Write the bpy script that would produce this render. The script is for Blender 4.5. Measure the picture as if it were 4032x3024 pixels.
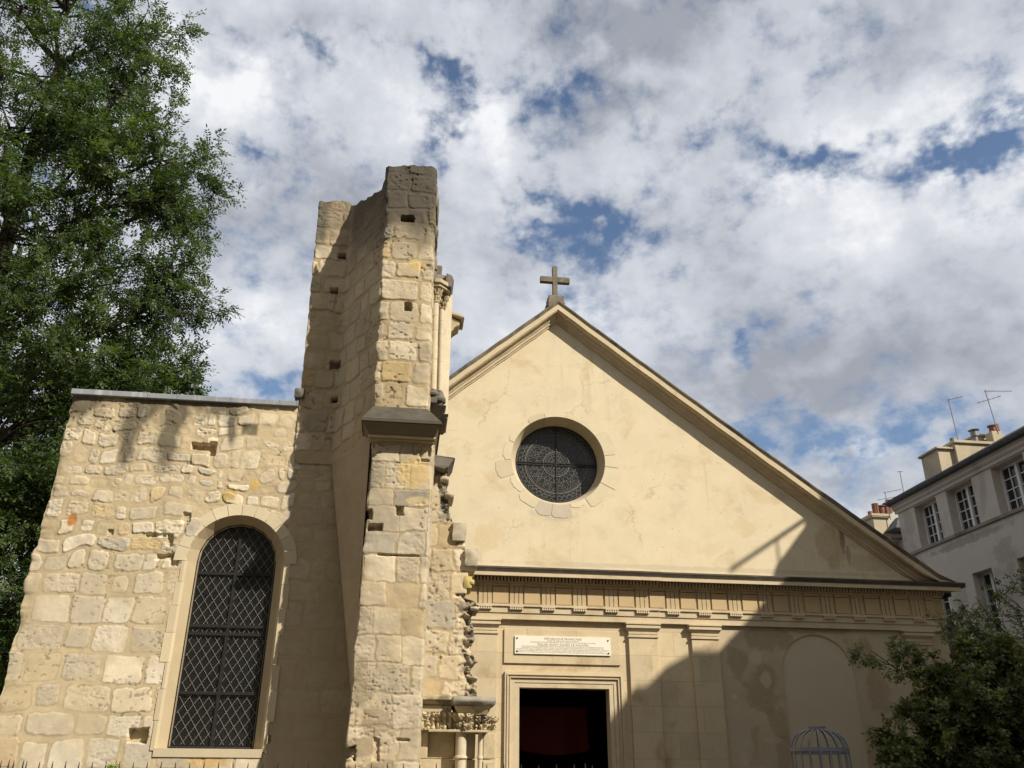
import bpy, bmesh, math, random
import numpy as np
from mathutils import Vector, Matrix

for o in list(bpy.data.objects):
    bpy.data.objects.remove(o, do_unlink=True)
scene = bpy.context.scene
COL = scene.collection
R = math.radians

# ------------------------------------------------------------------ camera
cam_d = bpy.data.cameras.new("camera")
cam_d.sensor_width = 36.0
cam_d.lens = 30.03
cam_d.clip_start = 0.05
cam_d.clip_end = 2000.0
cam = bpy.data.objects.new("camera", cam_d)
COL.objects.link(cam)
PITCH, ROLL, YAW = R(24.3243), R(0.48064), R(7.09634)
_f = Vector((math.sin(YAW) * math.cos(PITCH), math.cos(YAW) * math.cos(PITCH), math.sin(PITCH)))
_r = Vector((math.cos(YAW), -math.sin(YAW), 0))
_u = _r.cross(_f)
_rt = math.cos(ROLL) * _r + math.sin(ROLL) * _u
_up = -math.sin(ROLL) * _r + math.cos(ROLL) * _u
M = Matrix((_rt, _up, -_f)).transposed().to_4x4()
M.translation = Vector((0, 0, 1.6))
cam.matrix_world = M
scene.camera = cam

# ------------------------------------------------------------------ light
SUN_AZ, SUN_EL = R(44.5), R(39.0)          # to the right of the facade's normal, above the horizon
sun_dir = Vector((math.sin(SUN_AZ) * math.cos(SUN_EL), -math.cos(SUN_AZ) * math.cos(SUN_EL), math.sin(SUN_EL)))
sd = bpy.data.lights.new("sun", 'SUN')
sd.energy = 5.0
sd.angle = R(0.5)
sd.color = (1.0, 0.925, 0.80)
sun = bpy.data.objects.new("sun", sd)
COL.objects.link(sun)
sun.rotation_euler = (-sun_dir).to_track_quat('-Z', 'Y').to_euler()

scene.view_settings.view_transform = 'Standard'
scene.view_settings.look = 'None'
scene.view_settings.gamma = 1.0
scene.view_settings.use_curve_mapping = False
scene.view_settings.exposure = 0.26


# ------------------------------------------------------------------ node helper
class NT:
    def __init__(self, tree):
        self.t = tree
        self.n = tree.nodes
        self.n.clear()

    def add(self, kind, **kw):
        nd = self.n.new(kind)
        for k, v in kw.items():
            if k.startswith('_'):
                setattr(nd, k[1:], v)
        for k, v in kw.items():
            if not k.startswith('_'):
                key = int(k[1:]) if k[0] == 'i' and k[1:].isdigit() else k
                self.put(nd, key, v)
        return nd

    def put(self, nd, key, v):
        s = nd.inputs[key]
        if isinstance(v, bpy.types.NodeSocket):
            self.t.links.new(v, s)
        elif isinstance(v, bpy.types.Node):
            self.t.links.new(v.outputs[0], s)
        else:
            if hasattr(s, 'default_value'):
                dv = s.default_value
                try:
                    n = len(dv)
                    if not hasattr(v, '__len__'):
                        v = (v,) * n
                    if n == 4 and len(v) == 3:
                        v = tuple(v) + (1,)
                except TypeError:
                    pass
                s.default_value = v

    def math(self, op, a, b=0.0, c=0.0, clamp=False):
        nd = self.n.new('ShaderNodeMath')
        nd.operation = op
        nd.use_clamp = clamp
        self.put(nd, 0, a); self.put(nd, 1, b); self.put(nd, 2, c)
        return nd.outputs[0]

    def vm(self, op, a, b=(0, 0, 0), c=(0, 0, 0)):
        nd = self.n.new('ShaderNodeVectorMath')
        nd.operation = op
        self.put(nd, 0, a)
        if op == 'SCALE':
            self.put(nd, 'Scale', b)
        else:
            self.put(nd, 1, b)
            if op == 'MULTIPLY_ADD':
                self.put(nd, 2, c)
        return nd.outputs['Value'] if op in ('DOT_PRODUCT', 'LENGTH', 'DISTANCE') else nd.outputs['Vector']

    def noise(self, vec, scale, detail=4, rough=0.55, dist=0.0):
        nd = self.add('ShaderNodeTexNoise', Vector=vec, Scale=scale, Detail=detail, Roughness=rough, Distortion=dist)
        return nd.outputs['Fac']

    def ramp(self, fac, stops, interp='LINEAR'):
        nd = self.n.new('ShaderNodeValToRGB')
        nd.color_ramp.interpolation = interp
        els = nd.color_ramp.elements
        while len(els) > 1:
            els.remove(els[-1])
        for i, (p, c) in enumerate(stops):
            e = els[0] if i == 0 else els.new(p)
            e.position = p
            e.color = (c, c, c, 1) if not hasattr(c, '__len__') else (tuple(c) + (1,))[:4]
        self.put(nd, 0, fac)
        return nd.outputs['Color']

    def mix(self, fac, a, b, blend='MIX'):
        nd = self.n.new('ShaderNodeMix')
        nd.data_type = 'RGBA'
        nd.blend_type = blend
        ins = [s for s in nd.inputs if s.type == 'RGBA']
        fs = [s for s in nd.inputs if s.type == 'VALUE'][0]
        for s, v in ((fs, fac), (ins[0], a), (ins[1], b)):
            if isinstance(v, bpy.types.NodeSocket):
                self.t.links.new(v, s)
            elif s.type == 'VALUE':
                s.default_value = v
            else:
                s.default_value = (v, v, v, 1) if not hasattr(v, '__len__') else (tuple(v) + (1,))[:4]
        return [s for s in nd.outputs if s.type == 'RGBA'][0]

    def mapr(self, v, a, b, c, d, smooth=False):
        nd = self.n.new('ShaderNodeMapRange')
        nd.interpolation_type = 'SMOOTHSTEP' if smooth else 'LINEAR'
        for k, x in enumerate((v, a, b, c, d)):
            self.put(nd, k, x)
        return nd.outputs[0]


# ------------------------------------------------------------------ sky
world = bpy.data.worlds.new("World")
scene.world = world
world.use_nodes = True
W = NT(world.node_tree)
geo = W.add('ShaderNodeTexCoord').outputs['Generated']
sep = W.add('ShaderNodeSeparateXYZ', Vector=geo)
dx, dy, dz = sep.outputs
az = W.math('ARCTAN2', dx, dy)
el = W.math('ARCSINE', dz)
ae = W.add('ShaderNodeCombineXYZ', X=az, Y=el, Z=0.0).outputs[0]
ang = W.vm('MULTIPLY', ae, (0.85, 1.25, 1.0))


def wnoise(vec, scale, detail, rough):
    nd = W.add('ShaderNodeTexNoise', Vector=vec, _noise_dimensions='2D')
    for k, v in (('Scale', scale), ('Detail', detail), ('Roughness', rough)):
        nd.inputs[k].default_value = v
    return nd


n_big = wnoise(ang, 3.2, 2, 0.5).outputs[0]
n_mid = wnoise(ang, 9.0, 6, 0.60).outputs[0]
n_fine = wnoise(W.vm('ADD', ang, (5.3, 2.9, 0)), 24.0, 5, 0.62).outputs[0]
wx = W.math('SUBTRACT', wnoise(W.vm('ADD', ang, (1.3, 7.9, 0)), 9.0, 4, 0.6).outputs[0], 0.5)
wy = W.math('SUBTRACT', wnoise(W.vm('ADD', ang, (8.3, 4.1, 0)), 9.0, 4, 0.6).outputs[0], 0.5)
aew = W.vm('ADD', ae, W.vm('SCALE', W.add('ShaderNodeCombineXYZ', X=wx, Y=wy, Z=0.0).outputs[0], 0.20))
TURNED = {}


def blob(acc, cx, cy, rx, ry, rot, amp):
    k = max(-30, min(30, 15 * round(rot / 15)))
    c, s = math.cos(R(k)), math.sin(R(k))
    if k not in TURNED:
        TURNED[k] = aew if k == 0 else W.add('ShaderNodeCombineXYZ', X=W.vm('DOT_PRODUCT', aew, (c, s, 0)), Y=W.vm('DOT_PRODUCT', aew, (-s, c, 0)), Z=0.0).outputs[0]
    px, py = c * cx + s * cy, -s * cx + c * cy
    d = W.vm('MULTIPLY_ADD', TURNED[k], (1 / rx, 1 / ry, 0), (-px / rx, -py / ry, 0))
    g = W.math('POWER', 0.3679, W.vm('DOT_PRODUCT', d, d))
    return W.math('MULTIPLY', g, amp) if acc is None else W.math('MULTIPLY_ADD', g, amp, acc)


# gaps of blue sky: azimuth, elevation, half axes (radians), tilt (degrees), strength
HOLES = [
    (-0.084, 0.789, 0.031, 0.012, -8.0, 0.65),
    (-0.006, 0.78, 0.036, 0.013, -18.0, 0.55),
    (0.041, 0.766, 0.033, 0.016, -19.0, 0.5),
    (-0.206, 0.776, 0.031, 0.011, -12.0, 0.45),
    (-0.003, 0.714, 0.038, 0.017, 26.0, 0.6),
    (0.047, 0.724, 0.034, 0.02, 2.0, 0.5),
    (0.154, 0.729, 0.035, 0.022, -1.0, 0.55),
    (0.11, 0.689, 0.043, 0.017, -32.0, 0.35),
    (0.207, 0.657, 0.032, 0.024, -18.0, 0.55),
    (0.2, 0.639, 0.037, 0.013, -27.0, 0.5),
    (0.262, 0.59, 0.045, 0.014, -30.0, 0.55),
    (0.238, 0.551, 0.028, 0.011, -3.0, 0.45),
    (0.17, 0.591, 0.026, 0.009, -1.0, 0.35),
    (0.118, 0.612, 0.037, 0.014, -25.0, 0.4),
    (-0.178, 0.629, 0.018, 0.024, -17.0, 0.6),
    (-0.231, 0.648, 0.017, 0.009, 10.0, 0.5),
    (-0.25, 0.468, 0.038, 0.031, 9.0, 0.6),
    (-0.151, 0.405, 0.025, 0.021, 6.0, 0.9),
    (0.441, 0.476, 0.061, 0.023, -0.0, 0.9),
    (0.391, 0.445, 0.028, 0.018, -6.0, 0.7),
    (0.267, 0.613, 0.032, 0.018, -4.0, 0.5),
    (0.57, 0.627, 0.06, 0.02, -0.0, 0.8),
    (0.68, 0.604, 0.059, 0.021, -6.0, 0.85),
    (0.752, 0.606, 0.028, 0.027, -19.0, 0.8),
    (0.469, 0.661, 0.03, 0.036, -26.0, 0.5),
    (0.424, 0.587, 0.024, 0.01, -8.0, 0.55),
    (0.4, 0.375, 0.048, 0.016, -15.0, 0.8),
    (0.466, 0.345, 0.041, 0.023, -11.0, 1.0),
    (0.492, 0.314, 0.035, 0.015, -6.0, 0.8),
    (0.594, 0.337, 0.055, 0.027, -9.0, 0.8),
    (0.597, 0.302, 0.027, 0.015, -8.0, 0.6),
    (-0.445, 0.451, 0.028, 0.028, 14.0, 0.5),
    (0.415, 0.724, 0.026, 0.009, -8.0, 0.4),
    (0.405, 0.512, 0.023, 0.008, -7.0, 0.4),
]
BRIGHT = [
    (-0.289, 0.688, 0.099, 0.061, -14.0, 0.5),
    (-0.117, 0.728, 0.095, 0.058, -17.0, 0.35),
    (-0.212, 0.541, 0.118, 0.077, 8.0, 0.15),
    (-0.065, 0.628, 0.083, 0.051, -30.0, 0.3),
    (0.117, 0.653, 0.04, 0.068, -0.0, 0.25),
    (0.277, 0.753, 0.075, 0.024, -5.0, 0.3),
    (0.132, 0.538, 0.094, 0.043, -1.0, 0.22),
    (0.543, 0.319, 0.035, 0.025, -39.0, 0.75),
    (0.482, 0.31, 0.03, 0.02, -6.0, 0.35),
    (0.712, 0.662, 0.059, 0.027, -5.0, 0.2),
    (0.384, 0.429, 0.066, 0.026, -6.0, 0.3),
    (0.181, 0.484, 0.073, 0.032, -2.0, 0.2),
    (0.49, 0.572, 0.11, 0.061, -11.0, 0.12),
    (-0.26, 0.78, 0.175, 0.032, 9.0, -0.28),
    (0.188, 0.819, 0.214, 0.028, -5.0, -0.1),
    (-0.221, 0.721, 0.038, 0.014, 10.0, -0.3),
    (0.683, 0.713, 0.126, 0.054, -19.0, -0.15),
    (0.574, 0.567, 0.103, 0.03, -13.0, -0.12),
    (0.648, 0.431, 0.089, 0.058, -13.0, -0.15),
    (0.507, 0.283, 0.066, 0.025, -6.0, -0.3),
    (0.415, 0.635, 0.073, 0.061, -9.0, -0.15),
    (-0.28, 0.57, 0.086, 0.03, 10.0, -0.15),
    (0.054, 0.6, 0.039, 0.032, 2.0, -0.15),
    (0.641, 0.512, 0.072, 0.024, -14.0, -0.1),
    (0.465, 0.41, 0.127, 0.021, -8.0, -0.1),
]
hole = None
for h in HOLES:
    hole = blob(hole, h[0], h[1], h[2] * 1.35, h[3] * 1.35, h[4], h[5] * 0.64)
dens = W.math('ADD', W.math('MULTIPLY', W.math('SUBTRACT', n_mid, 0.5), 2.0), W.math('MULTIPLY', W.math('SUBTRACT', n_fine, 0.5), 0.95))
dens = W.math('ADD', dens, W.math('MULTIPLY', W.math('SUBTRACT', n_big, 0.5), 0.5))
dens = W.math('SUBTRACT', W.math('ADD', dens, 0.52), W.math('MINIMUM', hole, 0.60))
alpha = W.mapr(dens, -0.30, 0.50, 0.0, 1.0, True)
br = None
for h in BRIGHT:
    br = blob(br, *h)
n_sh = wnoise(W.vm('ADD', ang, (3.1, 1.7, 0)), 3.4, 6, 0.56).outputs[0]
lit = W.math('ADD', W.math('MULTIPLY', W.math('SUBTRACT', n_sh, 0.5), 2.5), br)
lit = W.math('ADD', lit, W.math('MULTIPLY', W.math('SUBTRACT', n_mid, 0.5), 0.5))
lit = W.math('ADD', lit, W.math('MULTIPLY', W.math('SUBTRACT', n_fine, 0.5), 0.35))
lit = W.math('ADD', lit, W.mapr(alpha, 0.35, 0.95, 0.16, 0.0))
ccol = W.ramp(W.math('ADD', lit, 0.42), [(0.0, (0.30, 0.322, 0.37)), (0.40, (0.47, 0.495, 0.548)), (0.75, (0.60, 0.62, 0.665)), (1.0, (0.77, 0.78, 0.80))])
sky = W.add('ShaderNodeTexSky', _sky_type='NISHITA', _sun_disc=False, _sun_elevation=SUN_EL, _sun_rotation=R(180) - SUN_AZ,
            _altitude=50.0, _air_density=1.0, _dust_density=0.6, _ozone_density=1.6)
bg_sky = W.add('ShaderNodeBackground', Color=sky.outputs[0], Strength=0.105)
bg_cl = W.add('ShaderNodeBackground', Color=ccol, Strength=1.0)
mx = W.add('ShaderNodeMixShader', i0=alpha, i1=bg_sky, i2=bg_cl)
W.add('ShaderNodeOutputWorld', Surface=mx)


# ------------------------------------------------------------------ numpy noise
def _hash(ix, iy, seed):
    ix = ix.astype(np.int64); iy = iy.astype(np.int64)
    h = (ix * 374761393 + iy * 668265263 + seed * 974634777) & 0xffffffff
    h = ((h ^ (h >> 13)) * 1274126177) & 0xffffffff
    h = h ^ (h >> 16)
    return (h & 0xffffff).astype(np.float64) / float(0xffffff)


def vnoise(x, y, seed=0):
    x = np.asarray(x, float); y = np.asarray(y, float)
    x, y = np.broadcast_arrays(x, y)
    ix = np.floor(x); iy = np.floor(y)
    fx = x - ix; fy = y - iy
    fx = fx * fx * (3 - 2 * fx); fy = fy * fy * (3 - 2 * fy)
    a = _hash(ix, iy, seed); b = _hash(ix + 1, iy, seed)
    c = _hash(ix, iy + 1, seed); d = _hash(ix + 1, iy + 1, seed)
    return (a * (1 - fx) + b * fx) * (1 - fy) + (c * (1 - fx) + d * fx) * fy


def fbm(x, y, seed=0, octs=4, gain=0.5):
    s = 0; a = 1; t = 0
    for k in range(octs):
        s = s + a * vnoise(np.asarray(x) * 2 ** k + 17.3 * k, np.asarray(y) * 2 ** k + 9.1 * k, seed + k)
        t += a; a *= gain
    return s / t


def sstep(a, b, x):
    t = np.clip((x - a) / (b - a), 0, 1)
    return t * t * (3 - 2 * t)


# ------------------------------------------------------------------ object helpers
def link(name, me, mat=None, parent=None):
    o = bpy.data.objects.new(name, me)
    COL.objects.link(o)
    if mat is not None:
        me.materials.append(mat)
    if parent is not None:
        o.parent = parent
    return o


def thing(name, label, cat, group=None, kind=None, loc=(0, 0, 0)):
    o = bpy.data.objects.new(name, None)
    o.empty_display_size = 0.2
    COL.objects.link(o)
    return tag(o, label, cat, group, kind)


def tag(o, label=None, cat=None, group=None, kind=None):
    if label: o['label'] = label
    if cat: o['category'] = cat
    if group: o['group'] = group
    if kind: o['kind'] = kind
    return o


def np_mesh(name, V, F, col=None, smooth=False, sizes=None):
    """V (n,3); F (m,k) array of faces with k corners; optional per-vertex colours."""
    me = bpy.data.meshes.new(name)
    V = np.asarray(V, np.float32); F = np.asarray(F, np.int32)
    m, k = F.shape
    me.vertices.add(len(V)); me.vertices.foreach_set('co', V.ravel())
    me.loops.add(m * k); me.loops.foreach_set('vertex_index', F.ravel())
    me.polygons.add(m)
    me.polygons.foreach_set('loop_start', np.arange(0, m * k, k, dtype=np.int32))
    try:
        me.polygons.foreach_set('loop_total', np.full(m, k, np.int32))
    except Exception:
        pass
    if smooth:
        me.polygons.foreach_set('use_smooth', np.ones(m, bool))
    if col is not None:
        at = me.color_attributes.new('col', 'FLOAT_COLOR', 'POINT')
        c4 = np.ones((len(V), 4), np.float32)
        c4[:, :3] = col
        at.data.foreach_set('color', c4.ravel())
    me.update(calc_edges=True)
    me.validate()
    return me


class MB:
    """collects simple solids and links them as ONE mesh"""

    def __init__(self):
        self.v = []; self.f = []; self.c = []

    def add(self, vs, fs, col=(1, 1, 1)):
        b = len(self.v)
        self.v += [tuple(p) for p in vs]
        self.f += [tuple(b + i for i in f) for f in fs]
        self.c += [col] * len(vs)

    def box(self, x0, x1, y0, y1, z0, z1, col=(1, 1, 1)):
        vs = [(x, y, z) for z in (z0, z1) for y in (y0, y1) for x in (x0, x1)]
        self.add(vs, [(0, 2, 3, 1), (4, 5, 7, 6), (0, 1, 5, 4), (2, 6, 7, 3), (0, 4, 6, 2), (1, 3, 7, 5)], col)
        return self

    def frust(self, lo, hi, z0, z1, col=(1, 1, 1)):
        (a, b, c, d), (e, f, g, h) = lo, hi    # x0,x1,y0,y1 at z0 and at z1
        vs = [(a, c, z0), (b, c, z0), (a, d, z0), (b, d, z0), (e, g, z1), (f, g, z1), (e, h, z1), (f, h, z1)]
        self.add(vs, [(0, 2, 3, 1), (4, 5, 7, 6), (0, 1, 5, 4), (2, 6, 7, 3), (0, 4, 6, 2), (1, 3, 7, 5)], col)
        return self

    def prism(self, pts, d0, d1, axis='y', col=(1, 1, 1)):
        """pts: outline (a,b) counter-clockwise seen from -axis; extruded from d0 to d1."""
        n = len(pts)
        def P(a, b, d):
            return {'y': (a, d, b), 'x': (d, a, b), 'z': (a, b, d)}[axis]
        vs = [P(a, b, d0) for a, b in pts] + [P(a, b, d1) for a, b in pts]
        fs = [tuple(range(n)), tuple(range(2 * n - 1, n - 1, -1))]
        fs += [(i, n + i, n + (i + 1) % n, (i + 1) % n) for i in range(n)]
        self.add(vs, fs, col)
        return self

    def tube(self, pts, rad, seg=8, col=(1, 1, 1), cap=True):
        pts = [Vector(p) for p in pts]
        if not hasattr(rad, '__len__'):
            rad = [rad] * len(pts)
        vs = []
        up = None
        for i, p in enumerate(pts):
            t = (pts[min(i + 1, len(pts) - 1)] - pts[max(i - 1, 0)])
            t = t.normalized() if t.length > 1e-9 else Vector((0, 0, 1))
            if up is None:
                up = t.orthogonal().normalized()
            a = (up - t * up.dot(t))
            a = a.normalized() if a.length > 1e-6 else t.orthogonal().normalized()
            up = a
            b = t.cross(a)
            for k in range(seg):
                w = 2 * math.pi * k / seg
                vs.append(p + rad[i] * (math.cos(w) * a + math.sin(w) * b))
        fs = []
        for i in range(len(pts) - 1):
            for k in range(seg):
                k2 = (k + 1) % seg
                fs.append((i * seg + k, i * seg + k2, (i + 1) * seg + k2, (i + 1) * seg + k))
        if cap:
            fs.append(tuple(range(seg - 1, -1, -1)))
            fs.append(tuple((len(pts) - 1) * seg + k for k in range(seg)))
        self.add(vs, fs, col)
        return self

    def lathe(self, cx, cy, prof, seg=20, col=(1, 1, 1), sx=1.0, sy=1.0):
        """prof: list of (radius, z)"""
        vs = []
        for r, z in prof:
            for k in range(seg):
                w = 2 * math.pi * k / seg
                vs.append((cx + sx * r * math.cos(w), cy + sy * r * math.sin(w), z))
        fs = []
        for i in range(len(prof) - 1):
            for k in range(seg):
                k2 = (k + 1) % seg
                fs.append((i * seg + k, i * seg + k2, (i + 1) * seg + k2, (i + 1) * seg + k))
        fs.append(tuple(range(seg - 1, -1, -1)))
        fs.append(tuple((len(prof) - 1) * seg + k for k in range(seg)))
        self.add(vs, fs, col)
        return self

    def build(self, name, mat, parent=None, bevel=0.0, smooth=False, color=False, wob=0.0):
        me = bpy.data.meshes.new(name)
        me.from_pydata(self.v, [], self.f)
        if color:
            at = me.color_attributes.new('col', 'FLOAT_COLOR', 'POINT')
            c4 = np.ones((len(self.v), 4), np.float32)
            c4[:, :3] = np.array(self.c)
            at.data.foreach_set('color', c4.ravel())
        bm = bmesh.new()
        bm.from_mesh(me)
        bmesh.ops.recalc_face_normals(bm, faces=bm.faces)
        if bevel > 0:
            es = [e for e in bm.edges if len(e.link_faces) == 2 and e.calc_face_angle(0) > 0.5]
            bmesh.ops.bevel(bm, geom=es, offset=bevel, segments=2, affect='EDGES', profile=0.6)
        if wob > 0:
            rr = random.Random(len(self.v) * 7 + 3)
            for v in bm.verts:
                v.co += Vector((rr.uniform(-wob, wob), rr.uniform(-wob, wob), rr.uniform(-wob, wob)))
        bm.to_mesh(me)
        bm.free()
        if smooth:
            for p in me.polygons:
                p.use_smooth = True
            try:
                me.set_sharp_from_angle(angle=R(38))
            except Exception:
                pass
        me.update()
        return link(name, me, mat, parent)


def rock(b, x0, x1, y0, y1, z0, z1, seed=0, amp=0.03, n=7, col=(1, 1, 1)):
    """broken lump of stone: a box rounded and roughened"""
    c = np.array([(x0 + x1) / 2, (y0 + y1) / 2, (z0 + z1) / 2]); hs = np.array([(x1 - x0) / 2, (y1 - y0) / 2, (z1 - z0) / 2])
    g = np.linspace(-1, 1, n + 1)
    vs = []; fs = []
    for ax in range(3):
        for sg in (-1, 1):
            base = len(vs)
            for i in range(n + 1):
                for j in range(n + 1):
                    p = np.zeros(3)
                    p[ax] = sg; p[(ax + 1) % 3] = g[i]; p[(ax + 2) % 3] = g[j]
                    r = np.linalg.norm(p)
                    q = p * 0.78 + 0.22 * p / r * 1.3
                    w = c + q * hs
                    d = p / r
                    k = 1 / max(hs.max(), 0.02)
                    nz = float(fbm(w[0] * 9 + w[2] * 3 + seed, w[2] * 11 + w[1] * 7, 300 + seed, 3)) - 0.5
                    w = w + d * nz * 2 * amp
                    vs.append(tuple(w))
            for i in range(n):
                for j in range(n):
                    a = base + i * (n + 1) + j
                    fs.append((a, a + 1, a + n + 2, a + n + 1))
    b.add(vs, fs, col)
    return b


def poly_holes(name, outer, holes, mp, mat, parent, reveal=None, smooth=False):
    """flat polygon (a,b) with holes, mapped to 3D by mp(a,b,d); reveal[i] = depth of hole i's sides."""
    bm = bmesh.new()
    allv = []
    for loop in [outer] + holes:
        vs = [bm.verts.new(mp(a, b, 0)) for a, b in loop]
        es = [bm.edges.new((vs[i], vs[(i + 1) % len(vs)])) for i in range(len(vs))]
        allv += es
    bmesh.ops.triangle_fill(bm, use_beauty=True, use_dissolve=False, edges=allv)
    if reveal:
        for loop, d in zip(holes, reveal):
            if not d: continue
            n = len(loop)
            a = [bm.verts.new(mp(p[0], p[1], 0)) for p in loop]
            b = [bm.verts.new(mp(p[0], p[1], d)) for p in loop]
            for i in range(n):
                bm.faces.new((a[i], a[(i + 1) % n], b[(i + 1) % n], b[i]))
    me = bpy.data.meshes.new(name)
    bm.to_mesh(me)
    bm.free()
    return link(name, me, mat, parent)


# ------------------------------------------------------------------ materials
def stone_mat(name, base=None, var=0.25, scale=6.0, bump=0.35, rough=0.92, attr=False, stain=None, pits=0.0, brick=None, streak=None, bump_d=0.012, spots=(), axis=0, cracks=False):
    m = bpy.data.materials.new(name)
    m.use_nodes = True
    N = NT(m.node_tree)
    co = N.add('ShaderNodeTexCoord').outputs['Object']
    if attr:
        c = N.add('ShaderNodeVertexColor', _layer_name='col').outputs['Color']
    else:
        rgb = N.add('ShaderNodeRGB')
        rgb.outputs[0].default_value = tuple(base) + (1,)
        c = rgb.outputs[0]
    n1 = N.noise(co, scale, 6, 0.6)
    n2 = N.noise(co, scale * 9, 4, 0.6)
    n3 = N.noise(co, scale * 0.22, 5, 0.6, 0.4)
    f = N.math('ADD', N.math('MULTIPLY', N.math('SUBTRACT', n1, 0.5), var * 2.0), N.math('MULTIPLY', N.math('SUBTRACT', n2, 0.5), var * 1.2))
    f = N.math('ADD', f, N.math('MULTIPLY', N.math('SUBTRACT', n3, 0.5), var * 1.5))
    f = N.math('ADD', f, 1.0)
    c = N.mix(1.0, c, N.add('ShaderNodeCombineColor', i0=f, i1=f, i2=f).outputs[0], 'MULTIPLY')
    h = N.math('ADD', N.math('MULTIPLY', n1, 0.5), N.math('MULTIPLY', n2, 0.35))
    if brick:
        bw, bh, mort, bc = brick
        s = N.add('ShaderNodeSeparateXYZ', Vector=co)
        v2 = N.add('ShaderNodeCombineXYZ', X=s.outputs[0], Y=s.outputs[2], Z=0.0).outputs[0]
        bt = N.add('ShaderNodeTexBrick', Vector=v2, Color1=(1.06, 1.05, 1.0), Color2=(0.93, 0.92, 0.90), Mortar=bc, Scale=1.0)
        bt.inputs['Mortar Size'].default_value = mort
        bt.inputs['Mortar Smooth'].default_value = 0.4
        bt.inputs['Brick Width'].default_value = bw
        bt.inputs['Row Height'].default_value = bh
        bt.offset = 0.5
        c = N.mix(1.0, c, bt.outputs['Color'], 'MULTIPLY')
        h = N.math('SUBTRACT', h, N.math('MULTIPLY', bt.outputs['Fac'], 0.6))
    if stain:
        scol, amt, sc, lo = stain
        ns = N.noise(co, sc, 6, 0.62, 0.6)
        c = N.mix(N.mapr(ns, lo, lo + 0.16, 0, amt, True), c, scol)
    if streak:
        scol, amt, lo = streak
        s = N.vm('MULTIPLY', co, (7.0, 7.0, 0.5))
        ns = N.noise(s, 1.0, 5, 0.6, 0.2)
        nb = N.noise(co, 0.5, 3, 0.5)
        fa = N.math('MULTIPLY', N.mapr(ns, lo, lo + 0.2, 0, amt, True), N.mapr(nb, 0.4, 0.6, 0, 1, True))
        c = N.mix(fa, c, scol)
    if cracks:
        wv = N.vm('ADD', co, N.vm('SCALE', N.vm('SUBTRACT', N.add('ShaderNodeTexNoise', Vector=co, Scale=3.0, Detail=5, Roughness=0.65).outputs['Color'], (0.5, 0.5, 0.5)), 0.5))
        vo = N.add('ShaderNodeTexVoronoi', _feature='DISTANCE_TO_EDGE', Vector=wv, Scale=0.55)
        ck = N.math('MULTIPLY', N.mapr(vo.outputs['Distance'], 0.004, 0.010, 1, 0, True), N.mapr(N.noise(co, 0.9, 3, 0.5), 0.52, 0.62, 0, 0.30, True))
        c = N.mix(ck, c, (0.24, 0.18, 0.10))
        np_ = N.noise(N.vm('MULTIPLY', co, (1.0, 1.0, 1.5)), 1.7, 3, 0.45, 0.3)
        c = N.mix(N.mapr(np_, 0.575, 0.60, 0, 0.22, True), c, (0.70, 0.61, 0.43))
        c = N.mix(N.mapr(np_, 0.40, 0.385, 0, 0.22, True), c, (0.52, 0.42, 0.27))
    if spots:
        sxz = N.add('ShaderNodeSeparateXYZ', Vector=co)
        wn_ = N.math('MULTIPLY', N.math('SUBTRACT', N.noise(co, 3.5, 5, 0.62), 0.5), 2.2)
        wf_ = N.noise(co, 14.0, 4, 0.6)
        for (sx, sz, rx, rz, scol, amt) in spots:
            q1 = N.math('MULTIPLY', N.math('SUBTRACT', sxz.outputs[axis], sx), 1 / rx)
            q2 = N.math('MULTIPLY', N.math('SUBTRACT', sxz.outputs[2], sz), 1 / rz)
            qq = N.math('SQRT', N.math('ADD', N.math('MULTIPLY', q1, q1), N.math('MULTIPLY', q2, q2)))
            fa = N.mapr(N.math('ADD', qq, wn_), 1.15, 0.75, 0, amt, True)
            fa = N.math('MULTIPLY', fa, N.mapr(wf_, 0.25, 0.6, 0.55, 1.0))
            c = N.mix(fa, c, scol)
    if pits > 0:
        vo = N.add('ShaderNodeTexVoronoi', Vector=co, Scale=9.0, Randomness=1.0)
        msk = N.noise(co, 2.2, 3, 0.6)
        pf = N.math('MULTIPLY', N.mapr(vo.outputs['Distance'], 0.05, 0.13, 1, 0, True), N.mapr(msk, 0.5, 0.6, 0, 1, True))
        c = N.mix(N.math('MULTIPLY', pf, pits), c, (0.16, 0.11, 0.06))
        h = N.math('SUBTRACT', h, N.math('MULTIPLY', pf, 0.8))
    b = N.add('ShaderNodeBump', Strength=bump, Distance=bump_d, Height=h)
    p = N.add('ShaderNodeBsdfPrincipled', i0=c, Roughness=rough, Normal=b.outputs[0])
    p.inputs['Specular IOR Level'].default_value = 0.2
    N.add('ShaderNodeOutputMaterial', Surface=p)
    return m


def plain_mat(name, col, rough=0.6, metal=0.0, var=0.15, scale=8.0, spec=0.4, bump=0.0):
    m = bpy.data.materials.new(name)
    m.use_nodes = True
    N = NT(m.node_tree)
    co = N.add('ShaderNodeTexCoord').outputs['Object']
    n1 = N.noise(co, scale, 5, 0.6)
    f = N.math('ADD', 1.0, N.math('MULTIPLY', N.math('SUBTRACT', n1, 0.5), var * 3))
    c = N.mix(1.0, tuple(col), N.add('ShaderNodeCombineColor', i0=f, i1=f, i2=f).outputs[0], 'MULTIPLY')
    p = N.add('ShaderNodeBsdfPrincipled', i0=c, Roughness=rough, Metallic=metal)
    p.inputs['Specular IOR Level'].default_value = spec
    if bump:
        b = N.add('ShaderNodeBump', Strength=bump, Distance=0.01, Height=N.noise(co, scale * 4, 4, 0.6))
        N.put(p, 'Normal', b.outputs[0])
    N.add('ShaderNodeOutputMaterial', Surface=p)
    return m


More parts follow.
